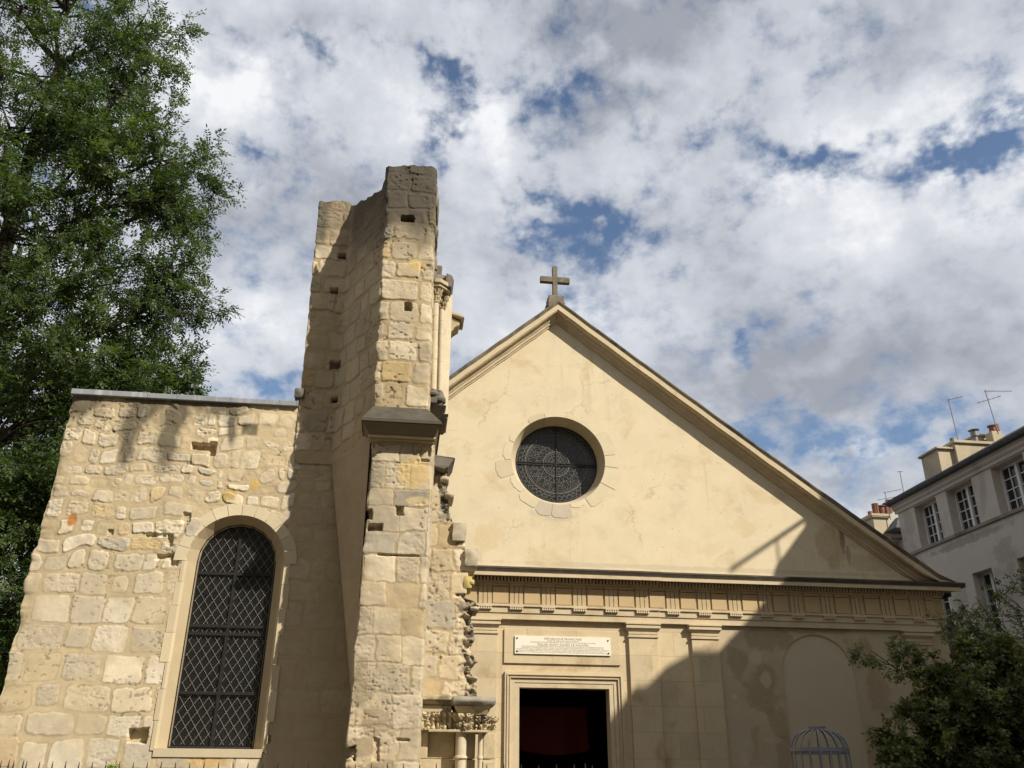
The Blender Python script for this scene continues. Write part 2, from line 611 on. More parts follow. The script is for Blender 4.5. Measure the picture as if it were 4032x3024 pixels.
def leaf_mat(name, c1, c2, c3, trans=0.35, scale=0.8):
    m = bpy.data.materials.new(name)
    m.use_nodes = True
    N = NT(m.node_tree)
    c = N.add('ShaderNodeVertexColor', _layer_name='col').outputs['Color']
    s = N.add('ShaderNodeSeparateColor', Color=c)
    col = N.ramp(s.outputs[0], [(0.0, c1), (0.55, c2), (1.0, c3)])
    d = N.add('ShaderNodeBsdfPrincipled', i0=col, Roughness=0.5)
    d.inputs['Specular IOR Level'].default_value = 0.35
    t = N.add('ShaderNodeBsdfTranslucent', Color=N.mix(1.0, col, (1.5, 1.7, 0.7), 'MULTIPLY'))
    N.add('ShaderNodeOutputMaterial', Surface=N.add('ShaderNodeMixShader', i0=trans, i1=d, i2=t))
    return m


MAT = {}
MAT['rubble'] = stone_mat('rubble_stone', attr=True, var=0.15, scale=9, bump=0.4, bump_d=0.008)
MAT['dark_stone'] = stone_mat('weathered_stone', base=(0.155, 0.14, 0.115), var=0.5, scale=7, bump=0.6, stain=((0.29, 0.26, 0.20), 0.6, 5.0, 0.55))
MAT['sooty'] = stone_mat('sooty_stone', base=(0.085, 0.075, 0.058), var=0.6, scale=7, bump=0.5, stain=((0.14, 0.125, 0.095), 0.6, 6.0, 0.55))
MAT['carved'] = stone_mat('carved_stone', base=(0.47, 0.39, 0.25), var=0.3, scale=9, bump=0.5, stain=((0.12, 0.105, 0.08), 0.75, 5.0, 0.5))
MAT['pale_stone'] = stone_mat('pale_shaft_stone', base=(0.56, 0.48, 0.34), var=0.16, scale=6, bump=0.3, stain=((0.3, 0.29, 0.26), 0.5, 3.0, 0.55))
MAT['plaster'] = stone_mat('cream_plaster', base=(0.66, 0.56, 0.38), var=0.10, scale=2.6, bump=0.35, stain=((0.50, 0.375, 0.20), 0.48, 1.1, 0.53), pits=0.6, bump_d=0.006, cracks=True, streak=((0.44, 0.35, 0.22), 0.42, 0.53),
                           spots=[(9.0, 6.05, 0.06, 0.30, (0.09, 0.075, 0.06), 0.8), (9.08, 5.7, 0.05, 0.25, (0.2, 0.16, 0.11), 0.6), (8.75, 5.85, 0.30, 0.45, (0.42, 0.31, 0.165), 0.6), (9.5, 5.55, 0.55, 0.16, (0.44, 0.33, 0.18), 0.5),
                                  (3.0, 6.33, 0.42, 0.16, (0.48, 0.42, 0.33), 0.7), (5.6, 5.3, 4.5, 0.05, (0.48, 0.41, 0.29), 0.6), (6.9, 6.2, 0.25, 0.2, (0.56, 0.44, 0.26), 0.5), (1.6, 5.8, 0.3, 0.3, (0.57, 0.44, 0.25), 0.5)])
MAT['ashlar'] = stone_mat('cream_ashlar', base=(0.57, 0.47, 0.315), var=0.15, scale=3.0, bump=0.35, brick=(0.95, 0.45, 0.006, (0.80, 0.76, 0.68)), stain=((0.36, 0.255, 0.125), 0.6, 1.1, 0.54), pits=0.7, bump_d=0.006)
DK = (0.285, 0.20, 0.10)
LT = (0.60, 0.50, 0.33)
MAT['damp'] = stone_mat('damp_render', base=(0.50, 0.415, 0.275), var=0.14, scale=2.2, bump=0.3, stain=((0.34, 0.245, 0.125), 0.7, 1.2, 0.52), pits=0.5, bump_d=0.006,
                        spots=[(7.15, 3.98, 0.45, 0.22, DK, 0.55), (8.1, 4.17, 0.85, 0.07, DK, 0.5), (9.0, 3.75, 0.28, 0.35, DK, 0.55), (9.25, 3.1, 0.22, 0.55, DK, 0.45), (6.95, 3.05, 0.35, 0.42, DK, 0.55), (7.15, 2.45, 0.22, 0.28, DK, 0.5), (6.45, 3.55, 0.22, 0.3, DK, 0.5), (7.2, 1.9, 0.2, 0.3, DK, 0.45),
                               (6.85, 3.62, 0.13, 0.12, LT, 0.8), (7.02, 3.2, 0.10, 0.14, LT, 0.75), (7.0, 2.15, 0.18, 0.06, LT, 0.6), (6.35, 2.9, 0.07, 0.05, LT, 0.8), (6.4, 1.8, 0.1, 0.15, LT, 0.6)])
MAT['moulding'] = stone_mat('moulding_stone', base=(0.56, 0.46, 0.305), var=0.18, scale=5.0, bump=0.3, stain=((0.36, 0.25, 0.12), 0.45, 1.3, 0.55), bump_d=0.006)
MAT['frieze'] = stone_mat('frieze_stone', base=(0.51, 0.395, 0.235), var=0.16, scale=5.0, bump=0.3, stain=((0.34, 0.22, 0.10), 0.5, 1.2, 0.5), bump_d=0.006)
MAT['cyma'] = stone_mat('soiled_moulding', base=(0.20, 0.165, 0.11), var=0.4, scale=4.0, bump=0.4, stain=((0.08, 0.072, 0.058), 0.85, 2.0, 0.47))
MAT['patch'] = stone_mat('window_surround_stone', attr=True, var=0.12, scale=5.0, bump=0.25, bump_d=0.006)
MAT['flashing'] = stone_mat('black_crusted_moulding', base=(0.095, 0.08, 0.06), var=0.5, scale=4.0, bump=0.4, stain=((0.20, 0.165, 0.11), 0.7, 2.5, 0.55))
MAT['cross'] = stone_mat('cross_stone', base=(0.17, 0.145, 0.105), var=0.5, scale=10, bump=0.5, stain=((0.32, 0.28, 0.18), 0.5, 7.0, 0.52))
MAT['house'] = stone_mat('grey_render', base=(0.55, 0.495, 0.42), var=0.12, scale=2.0, bump=0.2, stain=((0.27, 0.22, 0.175), 0.5, 0.55, 0.5), streak=((0.10, 0.09, 0.08), 0.75, 0.60), axis=1,
                          spots=[(17.05, 5.3, 0.16, 0.5, (0.12, 0.105, 0.09), 0.75), (16.6, 5.5, 0.14, 0.6, (0.12, 0.105, 0.09), 0.7), (19.6, 6.95, 1.6, 0.10, (0.22, 0.19, 0.155), 0.6), (18.3, 6.4, 0.35, 0.35, (0.33, 0.28, 0.235), 0.6), (20.3, 5.6, 0.3, 0.5, (0.34, 0.29, 0.24), 0.5), (18.4, 5.2, 0.2, 0.6, (0.33, 0.28, 0.23), 0.6), (21.9, 8.0, 0.3, 0.4, (0.32, 0.28, 0.23), 0.5), (16.6, 8.0, 0.3, 0.25, (0.3, 0.26, 0.215), 0.5)])
MAT['house_trim'] = stone_mat('grey_trim', base=(0.27, 0.235, 0.19), var=0.25, scale=3.0, bump=0.3, stain=((0.1, 0.09, 0.08), 0.6, 1.5, 0.5))
MAT['chimney'] = stone_mat('chimney_render', base=(0.46, 0.39, 0.27), var=0.2, scale=3.0, bump=0.3, stain=((0.2, 0.17, 0.13), 0.5, 1.5, 0.55))
MAT['slate'] = stone_mat('slate_roof', base=(0.10, 0.10, 0.105), var=0.5, scale=7.0, bump=0.6, brick=(0.22, 0.14, 0.01, (0.5, 0.5, 0.5)))
MAT['pot'] = stone_mat('terracotta', base=(0.24, 0.115, 0.07), var=0.3, scale=8.0, bump=0.2)
MAT['zinc'] = stone_mat('zinc_sheet', base=(0.27, 0.285, 0.30), var=0.2, scale=5.0, bump=0.1, rough=0.6, streak=((0.52, 0.54, 0.55), 0.7, 0.5))
MAT['white'] = plain_mat('white_paint', (0.72, 0.70, 0.66), 0.5, var=0.06)
MAT['iron'] = plain_mat('black_iron', (0.022, 0.02, 0.02), 0.6, 0.0, var=0.3)
MAT['lead'] = plain_mat('lead_came', (0.24, 0.23, 0.205), 0.6, 0.0, var=0.25)
MAT['dark_lead'] = plain_mat('dark_lead_came', (0.15, 0.145, 0.13), 0.65, 0.0, var=0.4)
MAT['wire'] = plain_mat('wire_mesh', (0.05, 0.048, 0.042), 0.6, 0.0, var=0.2)
MAT['glass'] = plain_mat('dark_glass', (0.016, 0.017, 0.016), 0.28, 0.0, var=0.5, scale=3.0, spec=0.45)
MAT['pane'] = plain_mat('window_pane', (0.020, 0.021, 0.024), 0.12, 0.0, var=0.5, scale=1.5, spec=0.5)
MAT['curtain'] = plain_mat('net_curtain', (0.30, 0.29, 0.28), 0.9, var=0.2)
MAT['red'] = plain_mat('red_cloth', (0.15, 0.022, 0.018), 0.9, var=0.12, scale=2.0)
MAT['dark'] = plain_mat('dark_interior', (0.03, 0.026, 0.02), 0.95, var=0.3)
MAT['marble'] = plain_mat('white_marble', (0.80, 0.75, 0.62), 0.45, var=0.03, scale=4.0)
MAT['letter'] = plain_mat('worn_lettering', (0.42, 0.33, 0.25), 0.8, var=0.25, scale=18.0)
MAT['metal'] = plain_mat('antenna_metal', (0.20, 0.20, 0.21), 0.5, 0.3, var=0.2)
MAT['cage'] = plain_mat('grey_cage_paint', (0.22, 0.225, 0.24), 0.6, 0.0, var=0.25, scale=14)
MAT['bark'] = stone_mat('bark', base=(0.055, 0.042, 0.03), var=0.4, scale=9.0, bump=0.7)
MAT['bark2'] = stone_mat('shrub_bark', base=(0.04, 0.032, 0.025), var=0.4, scale=12.0, bump=0.6)
MAT['leaf'] = leaf_mat('ash_leaf', (0.028, 0.047, 0.018), (0.066, 0.102, 0.032), (0.135, 0.17, 0.058), 0.38)
MAT['leaf_dark'] = leaf_mat('dark_leaf', (0.012, 0.024, 0.010), (0.025, 0.048, 0.014), (0.055, 0.085, 0.022), 0.25)
MAT['leaf_shrub'] = leaf_mat('shrub_leaf', (0.042, 0.054, 0.02), (0.10, 0.118, 0.04), (0.38, 0.38, 0.15), 0.28)
MAT['leaf_thin'] = leaf_mat('thin_leaf', (0.05, 0.066, 0.025), (0.11, 0.135, 0.05), (0.23, 0.25, 0.11), 0.35)
MAT['gravel'] = stone_mat('gravel_ground', base=(0.14, 0.12, 0.09), var=0.3, scale=8.0, bump=0.6, stain=((0.07, 0.075, 0.04), 0.7, 0.6, 0.5))
# ------------------------------------------------------------------ ground
g = MB()
g.add([(-150, -120, 0), (150, -120, 0), (150, 180, 0), (-150, 180, 0)], [(0, 1, 2, 3)])
tag(g.build('ground', MAT['gravel']), None, None, None, 'structure')

# ------------------------------------------------------------------ rubble masonry
CREAM = np.array([(0.60, 0.52, 0.375), (0.56, 0.48, 0.345), (0.62, 0.545, 0.41), (0.53, 0.455, 0.33), (0.57, 0.48, 0.33)])
GREY = np.array([(0.42, 0.38, 0.30), (0.47, 0.415, 0.32), (0.36, 0.325, 0.265)])
OCHRE = np.array([(0.53, 0.41, 0.22), (0.55, 0.43, 0.25), (0.50, 0.39, 0.24)])
MORTAR = np.array((0.495, 0.40, 0.25))


def masonry_field(s, z, rows, widths, seed, p_grey=0.08, p_ochre=0.05, inset=(0.006, 0.03), prot=0.016, rough=0.012, corner=0.045, pitted=0.35, mortar=MORTAR, fill=0.08, smear=0.75, wild=None, hard=0.012):
    """height (m) and colour on a grid of wall coordinates s (along) and z (up)."""
    rng = np.random.default_rng(seed)
    wa = 0.07 if wild is None else 0.07 + 0.13 * sstep(wild, wild + 0.7, z)
    wz = z + (fbm(s * 2.3, z * 2.3, seed + 1, 3) - 0.5) * wa + (fbm(s * 14, z * 14, seed + 2, 3) - 0.5) * 0.03
    ws = s + (fbm(s * 3, z * 3, seed + 3, 3) - 0.5) * 0.08 + (fbm(s * 14, z * 14, seed + 4, 3) - 0.5) * 0.03
    rows = np.asarray(rows)
    ri = np.clip(np.searchsorted(rows, wz) - 1, 0, len(rows) - 2)
    H = np.zeros_like(s); C = np.tile(mortar, s.shape + (1,)).astype(float)
    C *= (1 + (fbm(s * 3, z * 3, seed + 9, 5) - 0.5) * 0.34)[..., None]
    H += (fbm(s * 9, z * 9, seed + 10, 4) - 0.5) * 0.016
    smin, smax = s.min() - 0.2, s.max() + 0.2
    n_f = fbm(s * 30, z * 30, seed + 5, 3) - 0.5
    n_p = fbm(s * 22, z * 32, seed + 6, 4)
    n_t = fbm(s * 5, z * 5, seed + 7, 4) - 0.5
    n_s = sstep(0.48, 0.66, fbm(s * 2.6, z * 2.6, seed + 8, 4)) * smear
    n_c = sstep(0.66, 0.76, fbm(s * 24, z * 30, seed + 12, 3)) * sstep(0.48, 0.66, fbm(s * 2.2, z * 2.2, seed + 13, 3))
    for r in range(len(rows) - 1):
        m = ri == r
        if not m.any():
            continue
        hz = rows[r + 1] - rows[r]
        w0, w1 = widths(0.5 * (rows[r] + rows[r + 1]))
        xs = [smin - rng.uniform(0, w1)]
        while xs[-1] < smax:
            xs.append(xs[-1] + rng.uniform(w0, w1) * (0.75 + 0.25 * hz / 0.28))
        xs = np.array(xs)
        si = np.clip(np.searchsorted(xs, ws[m]) - 1, 0, len(xs) - 2)
        n = len(xs) - 1
        ins = rng.uniform(inset[0], inset[1], (n, 4)) * np.where(rng.random((n, 1)) < 0.25, 1.8, 1.0)
        cr = rng.uniform(0.4, 1.3, n) * corner
        pr = rng.uniform(0.1, 1.0, n) * prot
        gone = rng.random(n) < fill
        pit = np.where(rng.random(n) < pitted, rng.uniform(0.6, 1.6, n), rng.uniform(0.05, 0.3, n)) * rough
        tint = CREAM[rng.integers(0, len(CREAM), n)] * rng.uniform(0.86, 1.08, (n, 1))
        u = rng.random(n)
        tint = np.where((u < p_grey)[:, None], GREY[rng.integers(0, 3, n)], tint)
        tint = np.where((u > 1 - p_ochre)[:, None], OCHRE[rng.integers(0, 3, n)], tint)
        x = ws[m]; y = wz[m]
        du = np.minimum(x - xs[si] - ins[si, 0], xs[si + 1] - x - ins[si, 1])
        dv = np.minimum(y - rows[r] - ins[si, 2], rows[r + 1] - y - ins[si, 3])
        c = cr[si]
        d = np.where((du < c) & (dv < c), c - np.hypot(c - np.minimum(du, c), c - np.minimum(dv, c)), np.minimum(du, dv))
        a = sstep(-0.003, 0.007, d + n_f[m] * 0.016)
        a = np.where(gone[si], 0, a) * (1 - n_s[m] * np.exp(-np.clip(d, 0, 1) / 0.06))
        pitd = np.clip(n_p[m] - 0.54, 0, 1) * 3.2 * pit[si] + np.abs(n_f[m]) * pit[si] * 1.2
        H[m] += a * (pr[si] + 0.004 - pitd)
        edge = np.exp(-np.clip(d, 0, 1) / 0.012)
        tc = tint[si] * (1 + 0.30 * n_t[m] + 0.12 * n_f[m] + 0.10 * edge)[:, None]
        tc *= (1 - np.clip(pitd / 0.02, 0, 1) * 0.22)[:, None]
        gap = np.exp(-((d + 0.004) / 0.010) ** 2) * 0.20 * (1 - n_s[m])
        C[m] *= (1 - gap)[:, None]
        C[m] = C[m] * (1 - a[:, None]) + tc * a[:, None]
    H -= n_c * hard
    C *= (1 - 0.42 * n_c)[..., None]
    C *= (1 + (fbm(s * 0.8, z * 0.8, seed + 14, 4) - 0.5) * 0.22)[..., None]
    return H, np.clip(C, 0.02, 0.9)


def make_rows(z0, z1, fn, seed):
    rng = random.Random(seed)
    r = [z0]
    while r[-1] < z1 + 0.1:
        lo, hi = fn(r[-1])
        r.append(r[-1] + rng.uniform(lo, hi))
    return r


def path_eval(path, s):
    P = np.array(path, float)
    L = np.r_[0, np.cumsum(np.hypot(*np.diff(P, axis=0).T))]
    x = np.interp(s, L, P[:, 0]); y = np.interp(s, L, P[:, 1])
    return x, y, L


def masonry(name, path, z0, z1, step, rows, widths, seed, parent, top=None, cut=None, holes=(), stain=None, lean=0.0, edge_wob=0.0, edge_at=(), mat='rubble', extra=None, **kw):
    """one wall surface following a plan path; outward is to the right-hand side of travel seen from below (towards the street)."""
    _, _, L = path_eval(path, np.array([0.0]))
    ns = int(round(L[-1] / step)) + 1; nz = int(round((z1 - z0) / step)) + 1
    s1 = np.linspace(0, L[-1], ns); zz1 = np.linspace(z0, z1, nz)
    S, Z = np.meshgrid(s1, zz1)
    e = 0.025
    x, y, _ = path_eval(path, S)
    xa, ya, _ = path_eval(path, np.clip(S - e, 0, L[-1])); xb, yb, _ = path_eval(path, np.clip(S + e, 0, L[-1]))
    tx, ty = xb - xa, yb - ya
    tl = np.hypot(tx, ty); nx, ny = ty / tl, -tx / tl
    H, C = masonry_field(S, Z, rows, widths, seed, **kw)
    if extra is not None:
        H, C = extra(S, Z, x, y, H, C)
    for (hx0, hx1, hz0, hz1, dep, ragged) in holes:
        wob = (fbm(x * 14, Z * 14, seed + 31, 3) - 0.5) * ragged
        inside = np.minimum(np.minimum(x - hx0, hx1 - x), np.minimum(Z - hz0, hz1 - Z)) + wob
        H -= sstep(-0.002, 0.012, inside) * dep
    if stain is not None:
        C = stain(S, x, Z, C)
    for es in edge_at:
        w = np.exp(-np.abs(S - es) / 0.06)
        H += w * ((fbm(Z * 4.0, Z * 0 + es, seed + 41, 4) - 0.5) * 2 * edge_wob - 0.012)
    X = x + nx * H + lean * (Z - z0); Y = y + ny * H
    Zt = Z.copy()
    keep = np.ones_like(S, bool)
    if top is not None:
        tz = top(x, S)
        keep &= Z <= tz + step
        Zt = np.minimum(Z, tz)
    if cut is not None:
        keep &= ~cut(x, Z)
    idx = np.arange(ns * nz).reshape(nz, ns)
    q = np.stack([idx[:-1, :-1], idx[:-1, 1:], idx[1:, 1:], idx[1:, :-1]], -1).reshape(-1, 4)
    k = keep.ravel()
    q = q[k[q].all(1)]
    if top is not None:
        zf = Zt.ravel()
        q = q[(zf[q].max(1) - zf[q].min(1)) > 1e-5]
    V = np.stack([X, Y, Zt], -1).reshape(-1, 3)
    used = np.zeros(len(V), bool); used[q] = True
    remap = np.cumsum(used) - 1
    me = np_mesh(name, V[used], remap[q], C.reshape(-1, 3)[used], smooth=True)
    return link(name, me, MAT[mat], parent)


# ---------------------------------------------------------------- the ruined wall with the arched window
WALL_Y = 10.3
wall = thing('ruined_wall', 'sunlit rubble stone wall at left with an arched lattice window and a zinc coping', 'wall')
WX, WHW, WSPR = -1.965, 0.565, 3.79           # outer splay of the window: axis, half width, springing line


def in_arch(x, z, hw, spr, bot, cx=WX):
    return (np.abs(x - cx) < hw) & (z > bot) & ((z < spr) | (np.hypot(x - cx, z - spr) < hw))


STREAKS = [(-2.93, 5.79, 0.11, 1.05, 0.06, 1.25), (-3.40, 5.7, 0.10, 0.95, 0.05, 1.1), (-2.24, 5.75, 0.06, 0.62, 0.0, 1.0), (-3.85, 5.8, 0.12, 0.45, 0.0, 0.4), (-3.1, 5.8, 0.05, 0.5, 0.0, 0.4)]


def wall_stain(S, x, z, C):
    dirt = np.array((0.115, 0.098, 0.066))
    a = np.zeros_like(x)
    for (sx, sz, w, ln, drift, amt) in STREAKS:
        d = (sz - z) / ln
        cx = sx - drift * d + (fbm(z * 3, z * 0 + sx, 77, 3) - 0.5) * 0.10
        ww = w * (0.7 + 0.8 * fbm(z * 5, z * 0 + sx * 3, 78, 3)) * (1.2 - 0.5 * np.clip(d, 0, 1))
        a = np.maximum(a, amt * np.exp(-((x - cx) / ww) ** 2) * sstep(1.05, 0.55, d) * (d > -0.1))
    band = sstep(5.45, 5.8, z + (fbm(x * 4, z * 3, 81, 4) - 0.5) * 0.7) * 0.95 * sstep(-1.75, -2.5, x)
    a = np.maximum(a, band)
    a = np.maximum(a, 0.75 * sstep(0.0, 0.04, np.minimum(np.minimum(x + 2.13, -1.90 - x), np.minimum(z - 5.36, 5.55 - z)) + 0.0))
    a = a * (0.78 + 0.75 * (fbm(x * 16, z * 10, 80, 4)))
    # black tops under ledges here and there
    a = np.clip(a, 0, 0.92)[..., None]
    C = C * (1 - a) + dirt * a
    for (sx, sz, rx, rz, c) in [(-2.14, 4.60, 0.10, 0.09, (0.52, 0.38, 0.17)), (-1.86, 4.74, 0.06, 0.07, (0.54, 0.38, 0.15)), (-3.87, 4.22, 0.05, 0.08, (0.38, 0.16, 0.05)), (-1.99, 1.66, 0.24, 0.07, (0.55, 0.40, 0.20))]:
        k = sstep(1.15, 0.75, np.hypot((x - sx) / rx, (z - sz) / rz) + (fbm(x * 14, z * 14, 83, 3) - 0.5) * 0.5)[..., None]
        C = C * (1 - k) + np.array(c) * k * (0.85 + 0.3 * fbm(x * 20, z * 20, 84, 3))[..., None]
    return C


def wall_shape(S, z, x, y, H, C):
    # big uneven bulges, and a smoother lower half
    H = H * (0.38 + 0.62 * sstep(3.2, 4.1, z)) + (fbm(x * 0.9, z * 0.9, 71, 3) - 0.5) * 0.04
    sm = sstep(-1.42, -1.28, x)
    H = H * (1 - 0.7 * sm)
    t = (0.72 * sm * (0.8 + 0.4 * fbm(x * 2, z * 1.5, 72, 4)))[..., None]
    C = C * (1 - t) + np.array((0.40, 0.315, 0.195)) * t  # wall beside the pier browned: its shade is put into the colour
    return H, C


wall_rows = make_rows(0.0, 6.0, lambda z: (0.25, 0.33) if z < 3.4 else ((0.17, 0.26) if z < 4.6 else (0.12, 0.22)), 5)
wall_path = [(-4.195, 10.6), (-4.2, WALL_Y), (-0.15, WALL_Y)]
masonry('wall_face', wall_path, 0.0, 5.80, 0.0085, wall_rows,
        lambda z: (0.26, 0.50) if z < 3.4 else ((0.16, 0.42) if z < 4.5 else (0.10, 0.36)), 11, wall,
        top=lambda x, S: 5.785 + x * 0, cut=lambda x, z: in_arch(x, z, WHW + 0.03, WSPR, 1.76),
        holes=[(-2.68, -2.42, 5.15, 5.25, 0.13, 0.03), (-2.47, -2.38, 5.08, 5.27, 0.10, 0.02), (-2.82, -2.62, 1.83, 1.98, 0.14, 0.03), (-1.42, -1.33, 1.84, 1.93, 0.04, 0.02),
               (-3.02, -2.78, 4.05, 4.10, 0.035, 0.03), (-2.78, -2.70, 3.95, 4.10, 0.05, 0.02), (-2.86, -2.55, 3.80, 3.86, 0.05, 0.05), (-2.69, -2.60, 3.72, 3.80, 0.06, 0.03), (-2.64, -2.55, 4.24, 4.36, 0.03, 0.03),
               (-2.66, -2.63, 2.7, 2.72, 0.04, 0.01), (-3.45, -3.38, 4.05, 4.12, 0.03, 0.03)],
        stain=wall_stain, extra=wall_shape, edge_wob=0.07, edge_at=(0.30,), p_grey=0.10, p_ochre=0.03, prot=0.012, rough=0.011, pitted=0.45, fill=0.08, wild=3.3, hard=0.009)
core = MB()
core.box(-4.08, WX - WHW - 0.05, WALL_Y + 0.10, 12.1, 0, 5.74)
core.box(WX + WHW + 0.05, -0.2, WALL_Y + 0.10, 12.1, 0, 5.74)
core.box(WX - WHW - 0.05, WX + WHW + 0.05, WALL_Y + 0.10, 12.1, 0, 1.74)
core.box(WX - WHW - 0.05, WX + WHW + 0.05, WALL_Y + 0.10, 12.1, 4.40, 5.74)
core.build('wall_core', MAT['carved'], wall)

# voussoirs and jamb stones round the window, splayed to the glazing
GY = WALL_Y + 0.17                             # glazing plane
GX, GHW, GSPR, GBOT = -1.975, 0.455, 3.83, 1.80


def arch_pt(t, hw, cx, spr, bot):
    """t 0..1 runs up the left side, over the arch, down the right side."""
    side = spr - bot; arc = math.pi * hw
    d = t * (2 * side + arc)
    if d < side: return cx - hw, bot + d
    if d < side + arc:
        w = math.pi - (d - side) / hw
        return cx + hw * math.cos(w), spr + hw * math.sin(w)
    return cx + hw, spr - (d - side - arc)


rs = MB()
rng = random.Random(4)
lefts = [1.76, 2.06, 2.38, 2.66, 2.98, 3.28, 3.55, 3.79]
def block(quad_out, quad_in, yo, yi, col):
    # quad_out: 4 points on the wall face; quad_in: the two inner points on the glazing plane
    a, b, c, d = quad_out; e, f = quad_in
    rs.add([(a[0], yo, a[1]), (b[0], yo, b[1]), (c[0], yo, c[1]), (d[0], yo, d[1]), (e[0], yi, e[1]), (f[0], yi, f[1])], [(0, 1, 2, 3), (3, 2, 5, 4)], col)
for sgn in (-1, 1):
    for z0, z1 in zip(lefts[:-1], lefts[1:]):
        w = rng.uniform(0.02, 0.10)
        xo = WX + sgn * (WHW + w); xi = WX + sgn * WHW; xg = GX + sgn * GHW
        c = rng.uniform(0.86, 1.04); col = (0.60 * c, 0.50 * c, 0.33 * c)
        g_ = 0.002
        block([(xo, z0 + g_), (xo, z1 - g_), (xi, z1 - g_), (xi, z0 + g_)], [(xg, z0 + g_ + 0.03), (xg, z1 - g_ + 0.03)], WALL_Y - 0.012, GY, col)
nv = 12
for k in range(nv):
    w0 = math.pi - math.pi * k / nv - 0.004; w1 = math.pi - math.pi * (k + 1) / nv + 0.004
    c = rng.uniform(0.88, 1.05); col = (0.62 * c, 0.525 * c, 0.355 * c)
    ro = WHW + rng.uniform(0.125, 0.15)
    m_ = 3
    for j in range(m_):
        a0 = w0 + (w1 - w0) * j / m_; a1 = w0 + (w1 - w0) * (j + 1) / m_
        f = lambda r, w, cx, sp: (cx + r * math.cos(w), sp + r * math.sin(w))
        block([f(ro, a0, WX, WSPR), f(ro, a1, WX, WSPR), f(WHW, a1, WX, WSPR), f(WHW, a0, WX, WSPR)], [f(GHW, a0, GX, GSPR), f(GHW, a1, GX, GSPR)], WALL_Y - 0.012, GY, col)
rs.build('window_surround', MAT['patch'], wall, color=True)
mb = MB()     # mortar bed and sill behind the joints
for k in range(40):
    t0, t1 = k / 40, (k + 1) / 40
    p, q = arch_pt(t0, WHW + 0.002, WX, WSPR, 1.7), arch_pt(t1, WHW + 0.002, WX, WSPR, 1.7)
    e, f = arch_pt(t0, GHW - 0.02, GX, GSPR, 1.7), arch_pt(t1, GHW - 0.02, GX, GSPR, 1.7)
    mb.add([(p[0], WALL_Y - 0.008, p[1]), (q[0], WALL_Y - 0.008, q[1]), (f[0], GY + 0.005, f[1]), (e[0], GY + 0.005, e[1])], [(0, 1, 2, 3)], tuple(MORTAR * 0.9))
mb.box(WX - WHW, WX + WHW, WALL_Y - 0.015, GY + 0.05, 1.70, 1.785, (0.52, 0.44, 0.30))
mb.build('window_sill', MAT['patch'], wall, color=True, bevel=0.0)

win = MB()
pts = [arch_pt(k / 60, GHW + 0.02, GX, GSPR, GBOT - 0.03) for k in range(61)]
win.prism(pts, GY + 0.035, GY + 0.05)
window = win.build('window', MAT['glass'], wall)
fr = MB()
outline = [arch_pt(k / 60, GHW - 0.004, GX, GSPR, GBOT) for k in range(61)]
def bar(b, a, c, y, r, col=(1, 1, 1)):
    b.tube([(a[0], y, a[1]), (c[0], y, c[1])], r, 4, col)
fr.tube([(x, GY - 0.02, z) for x, z in outline] + [(outline[0][0], GY - 0.02, outline[0][1])], 0.009, 6)
for zb in (2.36, 3.00, 3.09, 3.69):
    hw = math.sqrt(max(GHW ** 2 - max(zb - GSPR, 0) ** 2, 0.01))
    fr.box(GX - hw, GX + hw, GY + 0.004, GY + 0.03, zb - 0.016, zb + 0.016)
fr.box(GX - 0.016, GX + 0.016, GY + 0.006, GY + 0.028, GBOT, GSPR + GHW)
fr.tube([(x * 0.985 + GX * 0.015, GY + 0.02, z) for x, z in outline], 0.012, 5)
fr.build('iron_frame', MAT['iron'], window)
# lead lattice
lead = MB()
pw, ph = 0.104, 0.152
def clip_line(x0, z0, x1, z1, n=60):
    run = []
    for k in range(n + 1):
        x = x0 + (x1 - x0) * k / n; z = z0 + (z1 - z0) * k / n
        if bool(in_arch(np.array(x), np.array(z), GHW - 0.03, GSPR, GBOT + 0.02, GX)): run.append((x, z))
    return (run[0], run[-1]) if len(run) > 1 else None
H_ = GSPR + GHW - GBOT
for k in range(-30, 12):
    for sg in (1, -1):
        xa = GX - GHW + k * pw if sg == 1 else GX + GHW - k * pw
        seg = clip_line(xa, GBOT, xa + sg * pw * H_ / ph, GBOT + H_, 200)
        if seg: bar(lead, seg[0], seg[1], GY + 0.028, 0.0038)
lead.build('lead_lattice', MAT['lead'], window)
wm = MB()
for k in range(1, int(2 * GHW / 0.021)):
    x = GX - GHW + k * 0.021
    ztop = GSPR + math.sqrt(max(GHW ** 2 - (x - GX) ** 2, 0))
    wm.tube([(x, GY - 0.022, GBOT), (x, GY - 0.022, ztop)], 0.0011, 3, cap=False)
for k in range(1, int(H_ / 0.021)):
    z = GBOT + k * 0.021
    hw = GHW if z < GSPR else math.sqrt(max(GHW ** 2 - (z - GSPR) ** 2, 0))
    wm.tube([(GX - hw, GY - 0.024, z), (GX + hw, GY - 0.024, z)], 0.0011, 3, cap=False)
wm.build('wire_guard', MAT['wire'], window)

# zinc coping
cp = MB()
for x0, x1, dzz in ((-4.20, -3.28, 0.004), (-3.275, -2.93, 0), (-2.925, -2.28, 0.003), (-2.275, -1.68, 0.0), (-1.675, -1.46, 0.004)):
    cp.box(x0, x1, WALL_Y - 0.055, 12.3, 5.785, 5.85 + dzz)
    cp.box(x1 - 0.012, x1 + 0.004, WALL_Y - 0.06, 12.3, 5.783, 5.856 + dzz)
cp.build('coping', MAT['zinc'], wall, bevel=0.006)

# ---------------------------------------------------------------- the ruined pier
pier = thing('ruined_pier', 'tall broken stone pier standing in front of the gabled church front', 'pier')
AW = lambda z: (0.22, 0.46)
top_z = 8.95
TOPF = 8.62


